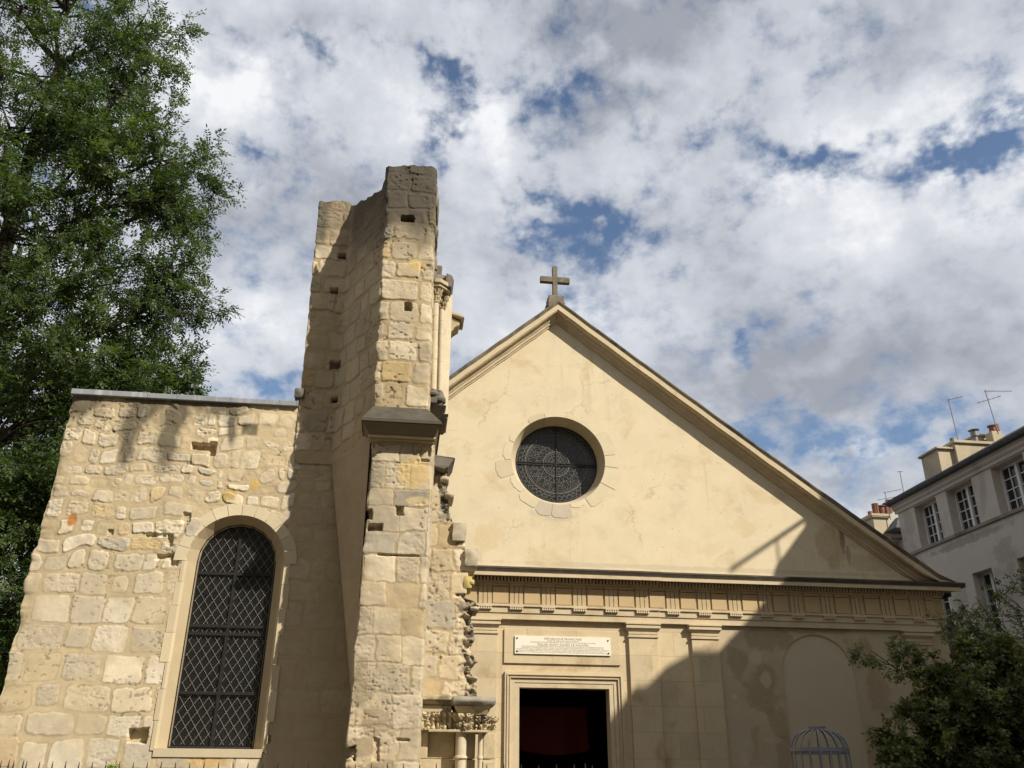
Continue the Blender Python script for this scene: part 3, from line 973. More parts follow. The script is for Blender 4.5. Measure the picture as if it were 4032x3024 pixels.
def soot(S, x, z, C):
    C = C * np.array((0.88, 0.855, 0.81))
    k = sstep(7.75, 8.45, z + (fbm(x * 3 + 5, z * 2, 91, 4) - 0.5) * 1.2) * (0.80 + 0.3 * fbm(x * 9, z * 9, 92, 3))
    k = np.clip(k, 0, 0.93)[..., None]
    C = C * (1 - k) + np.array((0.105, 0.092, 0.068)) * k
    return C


def soot_and_flank_shade(S, x, z, C):
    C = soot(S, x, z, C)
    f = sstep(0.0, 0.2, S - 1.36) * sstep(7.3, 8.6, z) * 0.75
    t = 0.5 * sstep(1.0, 1.1, S) * sstep(2.46, 2.40, S)  # strip and flank browned: the pier's shade mixed into the stone colour
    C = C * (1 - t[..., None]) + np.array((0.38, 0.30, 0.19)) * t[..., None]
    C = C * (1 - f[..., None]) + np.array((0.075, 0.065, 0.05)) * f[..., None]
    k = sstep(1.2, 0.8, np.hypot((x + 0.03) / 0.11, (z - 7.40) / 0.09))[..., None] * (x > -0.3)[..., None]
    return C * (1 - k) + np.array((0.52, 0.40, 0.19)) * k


up_path = [(-1.43, 11.2), (-1.43, 10.285), (-0.98, 10.285), (-0.50, 9.42), (-0.455, 9.3), (0.165, 9.3), (0.185, 9.38), (0.24, 10.4)]
_, _, UL = path_eval(up_path, np.array([0.0]))


def ragged_top(x, S):
    base = np.interp(S, [0, 1.35, 1.5, 2.30, 2.40, 4.5], [8.93, 8.95, 8.86, TOPF, 8.95, 8.95])
    return base + (fbm(S * 3.5, S * 0, 95, 4) - 0.5) * 0.20


up_rows = make_rows(5.2, 9.3, lambda z: (0.24, 0.32), 21)
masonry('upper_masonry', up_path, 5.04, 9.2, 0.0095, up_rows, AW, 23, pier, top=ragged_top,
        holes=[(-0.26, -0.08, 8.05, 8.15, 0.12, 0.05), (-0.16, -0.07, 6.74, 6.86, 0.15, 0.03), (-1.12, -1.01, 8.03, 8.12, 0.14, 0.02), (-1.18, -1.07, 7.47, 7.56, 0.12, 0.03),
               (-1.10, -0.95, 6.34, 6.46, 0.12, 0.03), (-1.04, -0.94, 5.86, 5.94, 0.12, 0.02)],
        stain=soot_and_flank_shade, lean=-0.0175, edge_wob=0.05, edge_at=(UL[3], UL[4], UL[5]), p_grey=0.07, p_ochre=0.04, prot=0.012, rough=0.009, pitted=0.5, corner=0.04, inset=(0.006, 0.028), fill=0.06)
core = MB()
core.prism([(-1.36, 11.2), (-1.36, 10.36), (-0.95, 10.36), (-0.44, 9.46), (-0.10, 9.46), (0.02, 11.2)][::-1], 5.3, 8.50, 'z')
core.box(-0.44, 0.02, 9.36, 9.80, 8.3, 8.86)
core.box(-1.36, -1.0, 10.36, 11.1, 8.4, 8.85)
core.build('broken_top', MAT['dark_stone'], pier)

low_path = [(-0.44, 10.4), (-0.465, 9.36), (-0.455, 9.3), (0.24, 9.3), (0.262, 9.36), (0.29, 10.1)]
_, _, LL_ = path_eval(low_path, np.array([0.0]))


def low_stain(S, x, z, C):
    C = C * np.array((0.88, 0.855, 0.81))
    patches = [(-0.36, 2.35, 0.12, 0.16), (-0.20, 2.02, 0.16, 0.13), (-0.32, 1.80, 0.12, 0.10), (-0.37, 2.55, 0.07, 0.12), (-0.10, 1.62, 0.15, 0.06)]
    for (sx, sz, rx, rz) in patches:
        k = sstep(1.15, 0.85, np.hypot((x - sx) / rx, (z - sz) / rz) + (fbm(x * 9, z * 9, 101, 4) - 0.5) * 0.9)[..., None]
        C = C * (1 - k) + np.array((0.345, 0.275, 0.175)) * k
    for (sx, sz, rx, rz, c) in [(0.04, 4.66, 0.17, 0.18, (0.53, 0.40, 0.20)), (0.10, 4.33, 0.14, 0.05, (0.50, 0.40, 0.23))]:
        k = sstep(1.2, 0.8, np.hypot((x - sx) / rx, (z - sz) / rz) + (fbm(x * 8, z * 8, 103, 3) - 0.5) * 0.6)[..., None]
        C = C * (1 - k) + np.array(c) * k
    k = (0.35 * sstep(0.55, 0.7, fbm(x * 3, z * 3, 104, 4)))[..., None]
    return C * (1 - k) + np.array((0.36, 0.31, 0.235)) * k


low_rows = [0.0, 0.33, 0.66, 0.99, 1.32, 1.66, 1.98, 2.30, 2.58, 2.86, 3.16, 3.42, 3.71, 3.97, 4.25, 4.45, 4.77, 4.99, 5.12, 5.4]
masonry('lower_masonry', low_path, 0.0, 5.14, 0.0085, low_rows, lambda z: (0.24, 0.44), 29, pier,
        holes=[(-0.42, -0.26, 3.98, 4.06, 0.14, 0.04), (-0.13, -0.04, 4.16, 4.26, 0.08, 0.05), (-0.50, -0.38, 4.10, 4.23, 0.10, 0.05), (-0.30, 0.16, 3.705, 3.725, 0.05, 0.012),
               (0.10, 0.24, 4.86, 4.99, 0.05, 0.06), (-0.55, -0.38, 1.68, 1.80, 0.09, 0.08), (0.02, 0.16, 1.85, 1.88, 0.03, 0.04), (-0.20, -0.14, 1.68, 1.88, 0.03, 0.05), (0.12, 0.22, 4.80, 4.83, 0.04, 0.03)],
        stain=low_stain, edge_wob=0.035, edge_at=(LL_[1], LL_[2], LL_[3]), p_grey=0.10, p_ochre=0.02, prot=0.004, rough=0.007, pitted=0.45, corner=0.014, inset=(0.002, 0.010), fill=0.04, hard=0.010)
core = MB()
core.prism([(-0.36, 11.0), (-0.36, 9.42), (0.17, 9.42), (0.20, 11.0)][::-1], 0, 5.1, 'z')
core.build('pier_core', MAT['carved'], pier)

# stone that carries the slanting flank out from the wall
b = MB()
b.add([(-0.98, 10.283, 5.07), (-0.475, 9.37, 5.07), (-0.40, 10.283, 5.07), (-0.50, 10.283, 2.3), (-0.448, 9.42, 2.3), (-0.40, 10.283, 2.3)], [(0, 2, 1), (3, 4, 5), (0, 1, 4, 3), (1, 2, 5, 4), (0, 3, 5, 2)])
b.build('flank_corbel', stone_mat('brown_corbel_stone', base=(0.38, 0.30, 0.19), var=0.25, scale=5), pier, bevel=0.02)

# the weathering course half way up
wc = MB()
wc.frust((-0.575, 0.325, 9.04, 10.2), (-0.465, 0.16, 9.285, 10.2), 5.195, 5.445)
wc.build('weathering', MAT['sooty'], pier, bevel=0.006)
wd = MB()
wd.box(-0.575, 0.325, 9.04, 10.25, 5.165, 5.193, (0.10, 0.088, 0.068))
wd.frust((-0.49, 0.265, 9.17, 10.25), (-0.56, 0.31, 9.06, 10.25), 5.07, 5.163, (0.19, 0.16, 0.11))  # cove coloured dark to deepen the shade under the moulding
wd.box(-0.495, 0.27, 9.20, 10.25, 5.045, 5.068, (0.55, 0.46, 0.30))
wd.box(-0.48, 0.255, 9.255, 10.25, 5.02, 5.043, (0.45, 0.37, 0.23))
wd.build('drip_moulding', MAT['patch'], pier, color=True, bevel=0.004)

# small gable-like lump left of the strip, over the coping
b = MB()
rock(b, -1.52, -1.39, 10.22, 10.5, 5.90, 6.03, 3, 0.02)
b.build('stone_stub', MAT['dark_stone'], pier, smooth=True)

# ---------------------------------------------------------------- broken jamb of the old portal, right of the pier
jamb = thing('portal_jamb', 'ragged broken jamb of an old portal with a leafy capital, right of the tall pier', 'ruin')
JY = 10.0
CONT = [(5.30, 0.34), (5.06, 0.36), (4.98, 0.42), (4.90, 0.45), (4.83, 0.47), (4.74, 0.445), (4.67, 0.48), (4.55, 0.50), (4.42, 0.505), (4.31, 0.55), (4.285, 0.58), (4.28, 0.685), (4.15, 0.70), (4.03, 0.69), (3.985, 0.70), (3.97, 0.83), (3.85, 0.85), (3.77, 0.84), (3.715, 0.79), (3.70, 0.735), (3.58, 0.735), (3.43, 0.735), (3.37, 0.85), (3.30, 0.87), (3.27, 0.83), (3.20, 0.78), (3.11, 0.815), (2.96, 0.84), (2.87, 0.80), (2.80, 0.815), (2.70, 0.86), (2.66, 0.80), (2.60, 0.81), (2.54, 0.87), (2.48, 0.85), (2.37, 0.885), (2.30, 0.87), (0.0, 0.87)]
_cz = np.array([c[0] for c in CONT][::-1]); _cx = np.array([c[1] for c in CONT][::-1])
st = 0.0105
s1 = np.arange(0, 1.55, st); z1 = np.arange(2.20, 5.08, st)
S, Z = np.meshgrid(s1, z1)
xr = np.interp(Z, _cz, _cx) + (fbm(Z * 9, Z * 0 + 3, 120, 3) - 0.5) * 0.03
X0 = 0.255 + S
over = np.clip(X0 - xr, 0, None)
Xj = np.minimum(X0, xr)
jrows = [2.0, 2.34, 2.52, 2.80, 3.06, 3.40, 3.70, 3.98, 4.28, 4.50, 4.80, 5.2]
H, C = masonry_field(S, Z, jrows, lambda z: (0.24, 0.42), 131, p_grey=0.10, p_ochre=0.02, prot=0.007, rough=0.012, pitted=0.6, corner=0.02, inset=(0.004, 0.014))
# broken rubble core toward the edge
rub = sstep(0.17, 0.06, xr - X0) * (Z < 3.45) + sstep(0.13, 0.05, xr - X0) * (Z >= 4.3)
rub = np.clip(rub, 0, 1)
rn = fbm(Xj * 11, Z * 11 + over * 7, 133, 3); rb = fbm(Xj * 5, Z * 7, 134, 3)
Hr = (np.abs(rn - 0.5) * -0.32 + (rb - 0.5) * 0.14)
H = H * (1 - rub) + Hr * rub
kk = fbm(Xj * 6, Z * 6, 135, 3)
Cr = np.where((kk > 0.5)[..., None], np.array((0.47, 0.40, 0.28)), np.array((0.27, 0.235, 0.18))) * (0.7 + 0.6 * rn)[..., None]
C = C * (1 - rub[..., None]) + Cr * rub[..., None]
C = C * np.array((0.92, 0.89, 0.85))
drk = np.zeros_like(S)
for (a, b, c, d) in [(0.52, 0.74, 4.05, 4.30), (0.70, 0.90, 3.80, 4.0), (0.34, 0.52, 4.30, 4.42), (0.27, 0.40, 4.85, 5.1), (0.36, 0.60, 4.42, 5.1), (0.62, 0.78, 3.22, 3.40)]:
    q = np.minimum(np.minimum(X0 - a, b - X0), np.minimum(Z - c, d - Z)) + (fbm(Xj * 10, Z * 10, 137, 3) - 0.5) * 0.12
    drk = np.maximum(drk, sstep(-0.01, 0.04, q) * (0.5 + 0.4 * fbm(Xj * 16, Z * 16, 138, 3)))
drk = np.clip(drk * 1.1, 0, 0.85)[..., None]
C = C * (1 - drk) + np.array((0.14, 0.125, 0.10)) * drk
e = np.clip(S * 0 + over, 0, 1)
Yj = JY - H * (over < 0.01) + over + np.where(over > 0.01, 0.0, 0.0)
Xj = Xj + np.where(over >= 0.01, H * 1.2, 0.0)
# the face steps back beside the pier, with a small roll
idx = np.arange(S.size).reshape(S.shape)
q = np.stack([idx[:-1, :-1], idx[:-1, 1:], idx[1:, 1:], idx[1:, :-1]], -1).reshape(-1, 4)
link('jamb_masonry', np_mesh('jamb_masonry', np.stack([Xj, Yj, Z], -1).reshape(-1, 3), q, C.reshape(-1, 3), smooth=True), MAT['rubble'], jamb)
b = MB()
b.tube([(0.262, 9.93, 2.3), (0.262, 9.93, 5.0)], 0.028, 8)
b.build('angle_roll', MAT['pale_stone'], jamb, smooth=True)
b = MB()   # projecting weathered stones on the broken edge
b.prism([(0.26, 5.075), (0.535, 5.045), (0.46, 4.925), (0.40, 4.90), (0.26, 4.93)], 9.82, 10.4, 'y')
b.build('projecting_ledge', MAT['dark_stone'], jamb, bevel=0.012, wob=0.006)
b = MB()
for (x0, x1, z0, z1, y) in [(0.70, 0.845, 3.77, 3.965, 9.93), (0.55, 0.70, 4.06, 4.275, 9.94), (0.45, 0.545, 4.60, 4.65, 9.97), (0.79, 0.875, 3.27, 3.31, 9.97), (0.83, 0.885, 2.52, 2.545, 9.97), (0.38, 0.47, 4.79, 4.85, 9.96)]:
    rock(b, x0 - 0.005, x1 + 0.005, y, 10.4, z0, z1, int(z0 * 100), 0.022)
b.build('edge_stones', stone_mat('broken_grey_stone', base=(0.42, 0.37, 0.275), var=0.35, scale=7, bump=0.6, stain=((0.15, 0.135, 0.105), 0.75, 4.5, 0.54)), jamb, smooth=True)
b = MB()
rock(b, 0.70, 0.80, 9.98, 10.4, 3.52, 3.66, 5, 0.02); rock(b, 0.74, 0.82, 9.98, 10.2, 3.57, 3.615, 6, 0.012)
b.build('lichen_stone', stone_mat('lichen_stone', base=(0.46, 0.36, 0.15), var=0.4, scale=14), jamb, smooth=True)


def carved_bell(b, cx, cy, z0, z1, r0, r1, seg=72, rings=22, leaves=8, seed=1, relief=0.035):
    """capital: flaring bell with two tiers of curled leaves"""
    th = np.linspace(0, 2 * np.pi, seg, endpoint=False)
    vs = []
    for i in range(rings + 1):
        t = i / rings
        r = r0 + (r1 - r0) * t ** 1.7
        tier = min(t / 0.5, 1.0) if t < 0.5 else (t - 0.5) / 0.5
        ph = 0.5 if t >= 0.5 else 0.0
        lobe = np.abs(np.cos((th * leaves / 2) + ph * np.pi)) ** 0.8
        env = math.sin(math.pi * (0.12 + 0.80 * tier ** 1.3)) ** 0.8
        n = fbm(th * 7 + seed, np.full_like(th, t * 9), seed, 3) - 0.5
        n2 = np.abs(fbm(th * 12, np.full_like(th, t * 16), seed + 4, 2) - 0.5)
        rr = r + relief * (0.9 * lobe * env - 0.25) + relief * 1.5 * n - relief * 1.2 * n2
        for k in range(seg):
            vs.append((cx + rr[k] * math.cos(th[k]), cy + rr[k] * math.sin(th[k]), z0 + (z1 - z0) * t ))
    fs = [(i * seg + k, i * seg + (k + 1) % seg, (i + 1) * seg + (k + 1) % seg, (i + 1) * seg + k) for i in range(rings) for k in range(seg)]
    fs.append(tuple(rings * seg + k for k in range(seg)))
    b.add(vs, fs)


# impost, leaf frieze, capitals and shafts at the foot of the jamb
b = MB()
b.box(0.27, 0.64, 9.80, 10.4, 2.285, 2.33); b.frust((0.27, 0.60, 9.90, 10.4), (0.27, 0.62, 9.83, 10.4), 2.235, 2.284)
b.box(0.27, 0.60, 9.88, 10.4, 2.165, 2.232)
b.build('impost', MAT['carved'], jamb, bevel=0.006)
b = MB()
rock(b, 0.60, 1.07, 9.66, 10.4, 2.232, 2.316, 4, 0.012, 14)
b.build('abacus', stone_mat('grey_abacus_stone', base=(0.27, 0.25, 0.205), var=0.4, scale=8, bump=0.6, stain=((0.12, 0.11, 0.09), 0.7, 5.0, 0.55)), jamb, smooth=True)
b = MB()
b.frust((0.68, 0.98, 9.76, 10.3), (0.62, 1.02, 9.70, 10.4), 2.13, 2.233)
b.build('abacus_bed', MAT['carved'], jamb, bevel=0.02, wob=0.006)
sx = np.linspace(0.27, 0.64, 110); sz = np.linspace(1.985, 2.165, 52)
SX, SZ = np.meshgrid(sx, sz)
rel = np.abs(np.sin(SX * 2 * np.pi / 0.125)) * 0.03 + (np.abs(fbm(SX * 22, SZ * 22, 141, 3) - 0.5)) * 0.13 + 0.03 * sstep(2.1, 2.16, SZ)
V = np.stack([SX, 9.90 - rel, SZ], -1).reshape(-1, 3)
idx = np.arange(SX.size).reshape(SX.shape)
q = np.stack([idx[:-1, :-1], idx[:-1, 1:], idx[1:, 1:], idx[1:, :-1]], -1).reshape(-1, 4)
link('leaf_frieze', np_mesh('leaf_frieze', V, q, smooth=True), MAT['carved'], jamb)
b = MB()
carved_bell(b, 0.745, 9.86, 1.985, 2.15, 0.075, 0.14, seed=5, relief=0.045)
carved_bell(b, 0.915, 9.88, 1.985, 2.13, 0.05, 0.12, seed=8, relief=0.05)
carved_bell(b, 1.015, 9.97, 1.99, 2.13, 0.05, 0.10, seed=9, relief=0.05)
b.build('capital', MAT['carved'], jamb, smooth=True)
b = MB()
b.box(0.36, 1.0, 9.80, 10.4, 1.965, 1.99)
b.lathe(0.725, 9.90, [(0.075, 1.955), (0.088, 1.97), (0.075, 1.99)], 20)
b.build('astragal', MAT['carved'], jamb, bevel=0.006)
for (cx, cy, r) in ((0.715, 9.90, 0.058), (0.925, 9.93, 0.026)):
    b = MB()
    b.tube([(cx, cy, 1.735), (cx, cy, 1.965)], r, 20)
    b.tube([(cx, cy, 0.0), (cx, cy, 1.70)], r * 0.95, 20)
    b.lathe(cx, cy, [(r * 1.05, 1.70), (r * 1.25, 1.712), (r * 1.2, 1.73), (r * 1.0, 1.737)], 18)
    b.build('shaft', MAT['pale_stone'], jamb, smooth=True)
b = MB()
for z0, z1 in ((0.0, 1.34), (1.345, 1.70), (1.705, 1.985)):
    b.box(0.24, 0.66, 10.02, 10.5, z0, z1); b.box(0.66, 0.88, 10.03, 10.5, z0, z1); b.box(0.955, 1.09, 9.93, 10.5, z0, z1 - 0.02)
    b.box(0.255, 0.36, 9.93, 10.5, z0, z1)
b.build('jamb_blocks', stone_mat('jamb_block_stone', base=(0.50, 0.41, 0.26), var=0.3, scale=7, bump=0.7, stain=((0.26, 0.21, 0.14), 0.5, 4.0, 0.52), pits=0.5), jamb, bevel=0.01, wob=0.004)

# colonnettes, capital and corbel high on the right side of the pier
b = MB()
b.prism([(0.15, 9.80), (0.43, 9.98), (0.44, 10.5), (0.15, 10.5)], 5.62, 7.40, 'z')
b.build('pilaster_strip', MAT['pale_stone'], pier, bevel=0.004)
for (xa, xb, y, r, za, zb) in ((0.228, 0.205, 9.72, 0.041, 5.88, 7.12), (0.312, 0.288, 9.86, 0.033, 5.93, 7.12)):
    b = MB()
    n = 6
    for k in range(n):
        t0, t1 = k / n, (k + 1) / n
        rr = r * (1 + 0.02 * ((k * 7) % 3 - 1))
        b.tube([(xa + (xb - xa) * t0, y, za + (zb - za) * t0 + 0.004), (xa + (xb - xa) * t1, y, za + (zb - za) * t1)], rr, 16)
    b.tube([(xa, y, za), (xb, y, zb)], r * 0.95, 16)
    b.build('colonnette', MAT['pale_stone'], pier, smooth=True)
b = MB()
carved_bell(b, 0.205, 9.74, 7.12, 7.33, 0.042, 0.085, seed=15, relief=0.03)
carved_bell(b, 0.30, 9.88, 7.12, 7.31, 0.036, 0.078, seed=18, relief=0.03)
b.lathe(0.205, 9.72, [(0.042, 7.10), (0.055, 7.115), (0.042, 7.13)], 16)
b.lathe(0.290, 9.86, [(0.034, 7.10), (0.046, 7.113), (0.034, 7.125)], 16)
b.build('capital', MAT['carved'], pier, smooth=True)
b = MB()
b.prism([(0.10, 9.60), (0.25, 9.60), (0.40, 9.74), (0.40, 10.4), (0.10, 10.4)], 7.365, 7.42, 'z')
b.prism([(0.11, 9.63), (0.245, 9.63), (0.38, 9.76), (0.38, 10.4), (0.11, 10.4)], 7.325, 7.364, 'z')
b.build('abacus', MAT['carved'], pier, bevel=0.006)
b = MB()
b.frust((0.16, 0.40, 9.72, 10.4), (0.16, 0.36, 9.80, 10.4), 7.42, 7.60)
b.box(0.15, 0.27, 9.84, 10.4, 7.60, 7.77)
b.prism([(0.30, 7.36), (0.40, 7.36), (0.43, 7.48), (0.40, 7.54), (0.33, 7.58)], 9.70, 10.3, 'y')
b.build('springer_block', MAT['dark_stone'], pier, bevel=0.02, wob=0.005)
b = MB()
b.lathe(0.23, 9.74, [(0.075, 5.80), (0.085, 5.83), (0.06, 5.86), (0.05, 5.89)], 20)
b.lathe(0.315, 9.88, [(0.08, 5.78), (0.08, 5.84), (0.055, 5.88), (0.042, 5.93)], 20)
b.lathe(0.27, 9.80, [(0.10, 5.745), (0.115, 5.775), (0.11, 5.80)], 24)
b.box(0.16, 0.28, 9.66, 10.3, 5.69, 5.76); b.box(0.27, 0.35, 9.76, 10.3, 5.68, 5.745)
b.frust((0.20, 0.30, 9.85, 10.3), (0.17, 0.40, 9.72, 10.3), 5.56, 5.69)
b.frust((0.28, 0.40, 9.95, 10.5), (0.26, 0.44, 9.90, 10.5), 5.59, 5.65)
b.build('corbel', MAT['dark_stone'], pier, bevel=0.008)
b = MB()
b.prism([(0.43, 7.17), (0.60, 7.125), (0.60, 7.165), (0.43, 7.235)], 10.1, 10.45, 'y')
b.prism([(0.43, 6.93), (0.48, 7.0), (0.54, 7.04), (0.555, 7.10), (0.43, 7.16)], 10.15, 10.4, 'y')
b.build('side_capital', MAT['carved'], pier, bevel=0.012, wob=0.006)
b = MB()    # bulging broken masonry on the right edge near the top
rr = random.Random(6)
for k in range(9):
    z = 7.35 + k * 0.165
    w = 0.10 + 0.03 * math.sin(k * 1.9) - 0.019 * (z - 5.38) + 0.06
    rock(b, -0.1, w + 0.03 + rr.uniform(0, 0.035), 9.48 + rr.uniform(0, 0.06), 10.5, z - 0.01, z + 0.175, k, 0.03)
b.build('broken_edge', stone_mat('broken_dark_stone', base=(0.22, 0.19, 0.145), var=0.45, scale=7, bump=0.6, stain=((0.09, 0.08, 0.065), 0.75, 4.0, 0.5)), pier, smooth=True)

# ---------------------------------------------------------------- the church with the classical gable front
church = thing('church', 'cream gabled church front with a round window, a frieze of triglyphs and an open doorway', 'church')
FY = 16.5
CX = 3.03
XL, XR = -4.9, 10.92
fmap = lambda a, b_, d: (a, FY + d, b_)


def arch_loop(cx, hw, spr, bot, n=28):
    return [(cx - hw, bot), (cx - hw, spr)] + [(cx + hw * math.cos(math.pi - math.pi * k / n), spr + hw * math.sin(math.pi - math.pi * k / n)) for k in range(1, n)] + [(cx + hw, spr), (cx + hw, bot)]


NX, NHW, NSPR = 8.09, 0.74, 3.34
door = [(2.235, 0.0), (2.235, 2.99), (3.925, 2.99), (3.925, 0.0)]
XB = 6.10
outer = [(XL, 0.0), (XL, 5.2), (XB, 5.2), (XB, 0.0), (3.925, 0.0), (3.925, 2.99), (2.235, 2.99), (2.235, 0.0)]
poly_holes('front_wall', outer, [], fmap, MAT['ashlar'], church)
outer = [(XB, 0.0), (XB, 5.2), (XR, 5.2), (XR, 0.0), (NX + NHW, 0.0)] + arch_loop(NX, NHW, NSPR, 0.0)[::-1][1:-1] + [(NX - NHW, 0.0)]
poly_holes('front_wall', outer, [], fmap, MAT['damp'], church)
b = MB()
lp = arch_loop(NX, NHW, NSPR, 0.0)
for p, q in zip(lp[:-1], lp[1:]):
    b.add([(p[0], FY, p[1]), (q[0], FY, q[1]), (q[0], FY + 0.03, q[1]), (p[0], FY + 0.03, p[1])], [(0, 1, 2, 3)])
b.add([(x, FY + 0.03, z) for x, z in lp], [tuple(range(len(lp)))])
b.build('blind_arch', stone_mat('blind_arch_render', base=(0.56, 0.475, 0.325), var=0.07, scale=2.0, bump=0.15, stain=((0.40, 0.30, 0.17), 0.3, 0.7, 0.55)), church)
# jambs of the doorway and the dark inside
b = MB()
b.add([(2.235, FY, 0), (2.235, FY, 2.99), (2.235, FY + 0.28, 2.99), (2.235, FY + 0.28, 0)], [(0, 1, 2, 3)])
b.add([(3.925, FY, 0), (3.925, FY, 2.99), (3.925, FY + 0.28, 2.99), (3.925, FY + 0.28, 0)], [(0, 1, 2, 3)])
b.add([(2.235, FY, 2.99), (3.925, FY, 2.99), (3.925, FY + 0.28, 2.99), (2.235, FY + 0.28, 2.99)], [(0, 1, 2, 3)])
b.build('door_jamb', MAT['moulding'], church)
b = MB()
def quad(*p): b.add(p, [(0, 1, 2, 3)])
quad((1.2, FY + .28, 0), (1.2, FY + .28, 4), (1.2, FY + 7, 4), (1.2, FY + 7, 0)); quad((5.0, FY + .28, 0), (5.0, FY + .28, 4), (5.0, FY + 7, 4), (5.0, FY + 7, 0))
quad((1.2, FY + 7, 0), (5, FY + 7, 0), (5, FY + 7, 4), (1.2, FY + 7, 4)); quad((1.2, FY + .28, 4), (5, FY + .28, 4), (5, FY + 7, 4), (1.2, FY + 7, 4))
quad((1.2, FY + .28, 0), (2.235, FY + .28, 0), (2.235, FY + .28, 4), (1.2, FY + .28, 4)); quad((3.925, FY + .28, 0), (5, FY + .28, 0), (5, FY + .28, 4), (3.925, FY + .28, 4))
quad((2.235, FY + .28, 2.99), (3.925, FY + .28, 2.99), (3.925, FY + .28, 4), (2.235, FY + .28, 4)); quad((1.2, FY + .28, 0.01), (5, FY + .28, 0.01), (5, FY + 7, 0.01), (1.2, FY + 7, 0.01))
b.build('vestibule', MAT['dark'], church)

# tympanum with the round opening
RX, RZ, RO = 3.035, 7.46, 0.985
APX_Z = 11.085
SL, SR = 0.86, 0.742
circ = [(RX + RO * math.cos(2 * math.pi * k / 72), RZ + RO * 0.972 * math.sin(2 * math.pi * k / 72)) for k in range(72)]
tri = [(XL, 5.1), (XL, APX_Z - 0.25 - SL * (CX - XL)), (CX, APX_Z - 0.25), (XR, APX_Z - 0.25 - SR * (XR - CX)), (XR, 5.1)]
tri = [(XL, 5.1), (CX - (APX_Z - 0.25 - 5.1) / SL, 5.1), (CX, APX_Z - 0.25), (XR - 0.2, APX_Z - 0.25 - SR * (XR - 0.2 - CX)), (XR - 0.2, 5.1)]
tri = tri[1:]
poly_holes('gable_wall', tri, [circ], lambda a, b_, d: (a, FY + 0.002 + d, b_), MAT['plaster'], church)

rose = MB()
n = 72
GYR = FY + 0.42
for k in range(n):
    a0, a1 = 2 * math.pi * k / n, 2 * math.pi * (k + 1) / n
    f = lambda a, r, y: (RX + (0.03 if y > FY + 0.1 else 0) + r * math.cos(a), y, RZ + (0.05 if y > FY + 0.1 else 0) + 0.972 * r * math.sin(a))
    j = [0.0, 0.62, 1.3, 1.75, 2.45, 3.1, 3.6, 4.2, 4.6, 5.05, 5.6, 6.3]
    c = 0.86 + 0.22 * ((sum(a0 >= q for q in j) * 37) % 7) / 7
    rose.add([f(a0, RO, FY), f(a1, RO, FY), f(a1, 0.87, GYR), f(a0, 0.87, GYR)], [(0, 1, 2, 3)], (0.55 * c, 0.46 * c, 0.31 * c))
rose.build('window_reveal', MAT['patch'], church, color=True)
gl = MB()
gl.prism([(RX + 0.03 + 0.89 * math.cos(2 * math.pi * k / 64), RZ + 0.05 + 0.86 * math.sin(2 * math.pi * k / 64)) for k in range(64)], GYR + 0.02, GYR + 0.05)
rwin = gl.build('round_window', MAT['glass'], church)
tr = MB()
ox, oz = RX + 0.03, RZ + 0.05
def P(r, a): return (ox + r * math.cos(a), GYR + 0.012, oz + 0.972 * r * math.sin(a))
def ring(r, rad, n=64, c=(0, 0)):
    tr.tube([(c[0] + ox + r * math.cos(2 * math.pi * k / n), GYR + 0.012, c[1] + oz + 0.972 * r * math.sin(2 * math.pi * k / n)) for k in range(n + 1)], rad, 4, cap=False)
def seg(p, q, rad=0.0042): tr.tube([p, q], rad, 4, cap=False)
for r, w in ((0.845, 0.006), (0.665, 0.011), (0.635, 0.006), (0.60, 0.004), (0.28, 0.011), (0.24, 0.006), (0.42, 0.004), (0.10, 0.005), (0.18, 0.004)): ring(r, w)
rr = random.Random(8)
for k in range(24):
    a = 2 * math.pi * k / 24; a2 = 2 * math.pi * (k + 1) / 24; am = 0.5 * (a + a2)
    seg(P(0.28, a), P(0.42, am)); seg(P(0.42, am), P(0.28, a2)); seg(P(0.42, a), P(0.60, a))
    seg(P(0.18, a), P(0.24, a))
    if k % 2 == 0:
        seg(P(0.42, a), P(0.60, a2)); seg(P(0.42, a2), P(0.60, a))
        ring(0.045, 0.004, 14, (0.52 * math.cos(am), 0.505 * math.sin(am)))
    else:
        seg(P(0.50, a), P(0.60, am)); seg(P(0.50, a2), P(0.60, am)); seg(P(0.42, am), P(0.50, a)); seg(P(0.42, am), P(0.50, a2))
for k in range(44):
    a = 2 * math.pi * k / 44; a2 = 2 * math.pi * (k + 1) / 44
    seg(P(0.67, a), P(0.84, a2 + 0.06)); seg(P(0.67, a2), P(0.84, a - 0.06)); seg(P(0.735, a), P(0.735, a2)); 
    if k % 3 == 0: seg(P(0.79, a), P(0.79, a2))
for k in range(12):
    a = 2 * math.pi * k / 12
    seg(P(0.0, a), P(0.18, a)); seg(P(0.10, a), P(0.18, a + 0.26))
tr.build('lead_tracery', MAT['dark_lead'], rwin)
b = MB()
b.box(ox - 0.009, ox + 0.009, GYR - 0.012, GYR + 0.006, oz - 0.83, oz + 0.83); b.box(ox - 0.85, ox + 0.85, GYR - 0.012, GYR + 0.006, oz - 0.038, oz - 0.024); b.box(ox - 0.85, ox + 0.85, GYR - 0.014, GYR + 0.004, oz + 0.008, oz + 0.016)
b.tube([(ox + 0.865 * math.cos(2 * math.pi * k / 64), GYR - 0.02, oz + 0.841 * math.sin(2 * math.pi * k / 64)) for k in range(65)], 0.012, 5, cap=False)
b.build('iron_bars', MAT['iron'], rwin)
